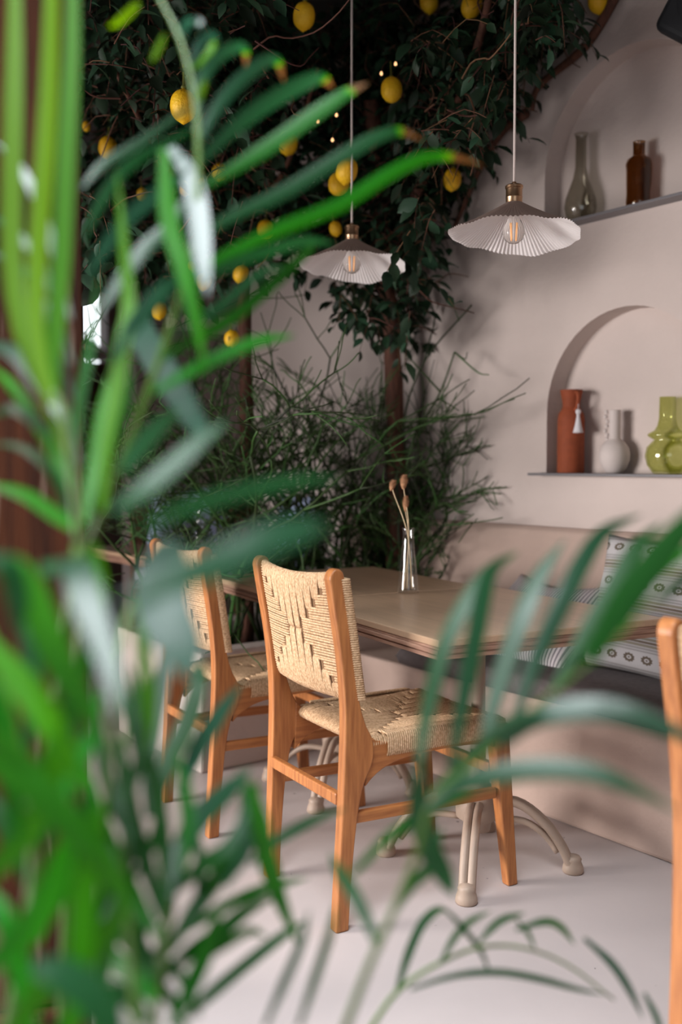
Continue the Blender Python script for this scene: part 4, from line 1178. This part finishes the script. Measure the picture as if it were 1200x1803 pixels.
low_left = ([([(40, 1700), (60, 1500), (30, 1300), (-20, 1100)], 24, 12, .74, .8, (-.1, -.06))],
  [Lf(69, .72, .7, .38, (10, 985), (38, 1010), (70, 1085), (105, 1165), (150, 1245), (185, 1330), tw=-.1),
   Lf(71, .78, .62, .92, (95, 1010), (112, 985), (135, 1000), (155, 1060), (190, 1160), (205, 1260), up=True),
   Lf(65, .72, .70, .36, (-30, 1120), (20, 1180), (70, 1240), (110, 1310), (150, 1400)),
   Lf(69, .7, .68, .42, (-30, 1270), (30, 1340), (90, 1420), (150, 1480), (205, 1560), (245, 1640)),
   Lf(65, .7, .68, .34, (-40, 1330), (40, 1375), (110, 1440), (180, 1520)),
   Lf(61, .72, .7, .4, (-40, 1560), (20, 1500), (70, 1430), (95, 1340), (110, 1270)),
   Lf(65, .72, .7, .4, (-40, 1720), (30, 1660), (80, 1590), (110, 1510), (120, 1440)),
   Lf(61, .7, .7, .38, (10, 1830), (60, 1760), (130, 1700), (190, 1640), (220, 1570)),
   Lf(75, .64, .66, .92, (60, 1700), (110, 1712), (160, 1745), (200, 1800), (215, 1840), up=True),
   Lf(52, .7, .7, .45, (-30, 1180), (0, 1260), (20, 1380), (30, 1500)),
   Lf(58, .68, .7, .45, (120, 1830), (140, 1700), (150, 1580), (170, 1480), (180, 1400)),
   Lf(47, .7, .75, .5, (60, 1840), (40, 1740), (10, 1620), (-20, 1560)),
   Lf(52, .68, .7, .9, (-20, 980), (18, 1000), (30, 1060), (25, 1120), up=True),
   Lf(40, .80, .84, .78, (45, 1320), (60, 1230), (50, 1130), (20, 1050)),
   Lf(40, .80, .84, .76, (60, 1500), (100, 1420), (120, 1320), (125, 1220)),
   Lf(38, .80, .84, .8, (50, 1420), (10, 1350), (-20, 1260), (-40, 1180)),
   Lf(40, .80, .84, .78, (60, 1620), (110, 1560), (145, 1470), (150, 1380)),
   Lf(38, .80, .84, .74, (50, 1560), (20, 1480), (-10, 1420), (-40, 1390)),
   Lf(36, .80, .84, .78, (60, 1720), (20, 1640), (-20, 1600), (-50, 1580)),
   Lf(38, .80, .86, .76, (70, 1760), (130, 1690), (180, 1600), (200, 1520)),
   Lf(38, .80, .86, .78, (80, 1830), (130, 1790), (200, 1750), (250, 1740)),
   Lf(34, .78, .84, .74, (55, 1380), (100, 1300), (140, 1200), (165, 1120)),
   Lf(34, .78, .84, .52, (70, 1460), (120, 1380), (160, 1290), (175, 1210)),
   Lf(30, .78, .84, .48, (65, 1660), (90, 1600), (140, 1560), (200, 1550))])
fan = ([([(265, 1830), (285, 1690), (305, 1570), (330, 1480)], 20, 8, .8, .92, (.10, -.03)), ([(240, 1830), (225, 1600), (215, 1400), (225, 1250)], 14, 6, .8, .92, (.06, -.05))],
  [Lf(49, .86, 1.0, 0.87, (300, 1580), (318, 1500), (350, 1440), (400, 1392), (445, 1350)),
   Lf(40, .9, 1.05, 0.95, (315, 1400), (345, 1325), (380, 1268), (428, 1200)),
   Lf(46, .88, 1.0, 0.72, (275, 1420), (295, 1345), (328, 1275), (350, 1200), (357, 1168)),
   Lf(38, .88, 1.0, 0.87, (262, 1440), (262, 1340), (275, 1250), (290, 1165), (295, 1120)),
   Lf(40, .82, .9, 0.62, (280, 1650), (240, 1580), (200, 1500), (160, 1400), (148, 1330)),
   Lf(38, .82, .9, 0.67, (285, 1620), (262, 1540), (235, 1450), (215, 1350), (205, 1280)),
   Lf(35, .82, .9, 0.72, (290, 1600), (290, 1520), (280, 1430), (262, 1340), (250, 1280)),
   Lf(35, .82, .9, 0.72, (230, 1480), (205, 1420), (180, 1340), (172, 1250)),
   Lf(35, .82, .9, 0.67, (222, 1400), (250, 1330), (262, 1260), (250, 1180)),
   Lf(40, .82, .92, 0.67, (275, 1720), (230, 1660), (190, 1600), (150, 1560)),
   Lf(46, .8, .9, 0.57, (270, 1760), (240, 1720), (200, 1690), (160, 1640)),
   Lf(40, .84, .95, 0.62, (285, 1690), (330, 1620), (370, 1560), (420, 1500), (470, 1470)),
   Lf(35, .84, .95, 0.72, (280, 1730), (330, 1680), (390, 1640), (440, 1600), (500, 1570)),
   Lf(40, .84, 1.0, 0.72, (305, 1570), (360, 1520), (405, 1490), (440, 1430), (450, 1370)),
   Lf(43, .86, 1.0, 0.72, (440, 1380), (455, 1440), (468, 1505), (492, 1580), (528, 1672), tw=.2),
   Lf(26, .84, .92, .78, (300, 1760), (262, 1690), (222, 1600), (190, 1530)),
   Lf(24, .84, .92, .74, (262, 1700), (290, 1640), (300, 1560), (288, 1480)),
   Lf(24, .84, .92, .80, (225, 1560), (262, 1500), (285, 1430), (290, 1370)),
   Lf(22, .84, .94, .74, (240, 1620), (200, 1540), (176, 1450), (165, 1370)),
   Lf(24, .84, .94, .70, (330, 1640), (352, 1570), (350, 1500), (332, 1440)),
   Lf(22, .86, .96, .76, (345, 1700), (400, 1660), (440, 1640), (470, 1650)),
   Lf(24, .82, .9, .72, (190, 1800), (232, 1720), (250, 1640), (245, 1560)),
   Lf(26, .82, .9, .66, (330, 1820), (300, 1760), (262, 1720), (215, 1690)),
   Lf(24, .84, .95, .8, (390, 1510), (425, 1450), (432, 1400), (418, 1350)),
   Lf(28, .80, .88, .72, (240, 1340), (226, 1260), (205, 1190), (190, 1140)),
   Lf(26, .80, .88, .76, (235, 1400), (245, 1300), (238, 1220), (222, 1160)),
   Lf(22, .84, .95, .7, (350, 1790), (330, 1740), (300, 1700), (262, 1670)),
   Lf(24, .82, .9, .78, (180, 1620), (215, 1560), (230, 1490), (222, 1430)),
   Lf(20, .9, .95, .85, (465, 1810), (500, 1730), (530, 1660), (545, 1600)),
   Lf(20, .9, .95, .85, (525, 1810), (556, 1720), (582, 1640), (590, 1590)),
   Lf(27, .88, 1.05, 0.82, (330, 1790), (362, 1757), (430, 1700), (500, 1645), (540, 1620)),
   Lf(24, .9, 1.08, 0.72, (310, 1650), (400, 1592), (475, 1560), (545, 1545)),
   Lf(24, .95, 1.1, 0.95, (440, 1520), (485, 1482), (550, 1446), (610, 1424)),
   Lf(40, .8, .9, 0.67, (255, 1800), (230, 1760), (190, 1740), (150, 1730)),
   Lf(40, .8, .9, 0.62, (300, 1810), (340, 1730), (370, 1660), (390, 1600)),
   Lf(30, .85, 1.0, 0.92, (395, 1560), (430, 1500), (440, 1440), (420, 1400)),
   Lf(32, .82, .9, 0.72, (210, 1540), (190, 1480), (160, 1440), (130, 1420)),
   Lf(32, .84, .9, 0.62, (320, 1540), (330, 1460), (325, 1390), (310, 1320)),
   Lf(38, .82, .9, 0.57, (215, 1620), (180, 1700), (170, 1780), (180, 1840))])
pb = at(40, 1500, .95)
palm('tall areca palm in front of the timber column, with long arching fronds', (pb.x, pb.y), .34, .17, [up_frond, stem_frond, mid_frond, low_left, fan])
# -- smaller palm at the lower right
right_frond = ([([(600, 1830), (650, 1700), (690, 1610), (735, 1500), (765, 1400), (850, 1330), (960, 1230), (1080, 1130), (1200, 1000)], 15, 3, .88, .82, (.0, .02))],
  [Lf(36, .88, 1.02, .84, (735, 1370), (748, 1270), (780, 1140), (825, 1050), (870, 995), (912, 972), up=.04),
   Lf(40, .88, 1.0, .86, (795, 1350), (815, 1235), (838, 1120), (852, 1045), (868, 1005), (898, 975), up=.04),
   Lf(42, .87, 1.0, .84, (845, 1330), (878, 1205), (920, 1080), (950, 1010), (995, 950), up=.04),
   Lf(42, .86, 1.0, .86, (905, 1270), (942, 1165), (995, 1050), (1025, 990), (1065, 935), (1130, 905), up=.04),
   Lf(38, .86, 1.0, .8, (975, 1215), (1025, 1125), (1080, 1030), (1118, 962), (1165, 918)),
   Lf(66, .8, .8, .62, (1035, 1165), (1085, 1080), (1135, 1010), (1200, 930), (1260, 860), tw=.1),
   Lf(52, .84, .78, .93, (880, 1310), (945, 1262), (1025, 1246), (1100, 1252), (1180, 1284), (1260, 1320), up=.8),
   Lf(48, .84, .78, .86, (755, 1425), (800, 1385), (870, 1362), (950, 1352), (1040, 1358), (1110, 1385), (1200, 1432), up=.30),
   Lf(36, .86, .82, .86, (760, 1400), (840, 1320), (900, 1270), (960, 1250)),
   Lf(52, .88, .95, .8, (740, 1340), (738, 1420), (755, 1490), (785, 1545), (800, 1580), tw=.2),
   Lf(30, .9, 1.0, .8, (668, 1672), (632, 1590), (602, 1540), (580, 1500)),
   Lf(26, .92, 1.0, .7, (620, 1540), (690, 1470), (770, 1420), (840, 1395)),
   Lf(26, .92, 1.0, .7, (690, 1610), (720, 1560), (760, 1520), (780, 1450)),
   Lf(40, .84, .84, .45, (1090, 1110), (1110, 1060), (1160, 1000), (1230, 960)),
   Lf(26, .84, .8, .85, (1150, 1060), (1180, 1040), (1230, 1000), (1280, 940))])
low_frond = ([([(640, 1830), (700, 1745), (775, 1695), (850, 1667), (925, 1670), (1000, 1700), (1080, 1760)], 9, 4, 1.12, 1.25, (.04, .0))],
  [Lf(20, 1.14, 1.2, .76, (698, 1750), (715, 1690), (742, 1628), (770, 1602), (790, 1606)),
   Lf(15, 1.15, 1.2, .76, (775, 1696), (800, 1650), (828, 1622), (864, 1604)),
   Lf(12, 1.16, 1.2, .76, (782, 1600), (815, 1635), (846, 1675), (862, 1718)),
   Lf(15, 1.17, 1.22, .76, (843, 1658), (880, 1622), (925, 1607)),
   Lf(16, 1.18, 1.25, .76, (908, 1637), (960, 1622), (990, 1634), (1012, 1664)),
   Lf(10, 1.18, 1.22, .76, (908, 1618), (930, 1645), (942, 1672)),
   Lf(15, 1.14, 1.2, .8, (722, 1742), (800, 1718), (876, 1712), (950, 1724), (1016, 1742), (1068, 1752)),
   Lf(18, 1.22, 1.2, .85, (1028, 1652), (1075, 1695), (1106, 1740), (1132, 1795)),
   Lf(14, 1.22, 1.2, .85, (1133, 1748), (1155, 1792), (1165, 1830))])
pb = at(640, 1500, 1.02)
palm('smaller areca palm with leaflets fanned across the table corner and patterned pillow', (pb.x, pb.y), .26, .13, [right_frond, low_frond])
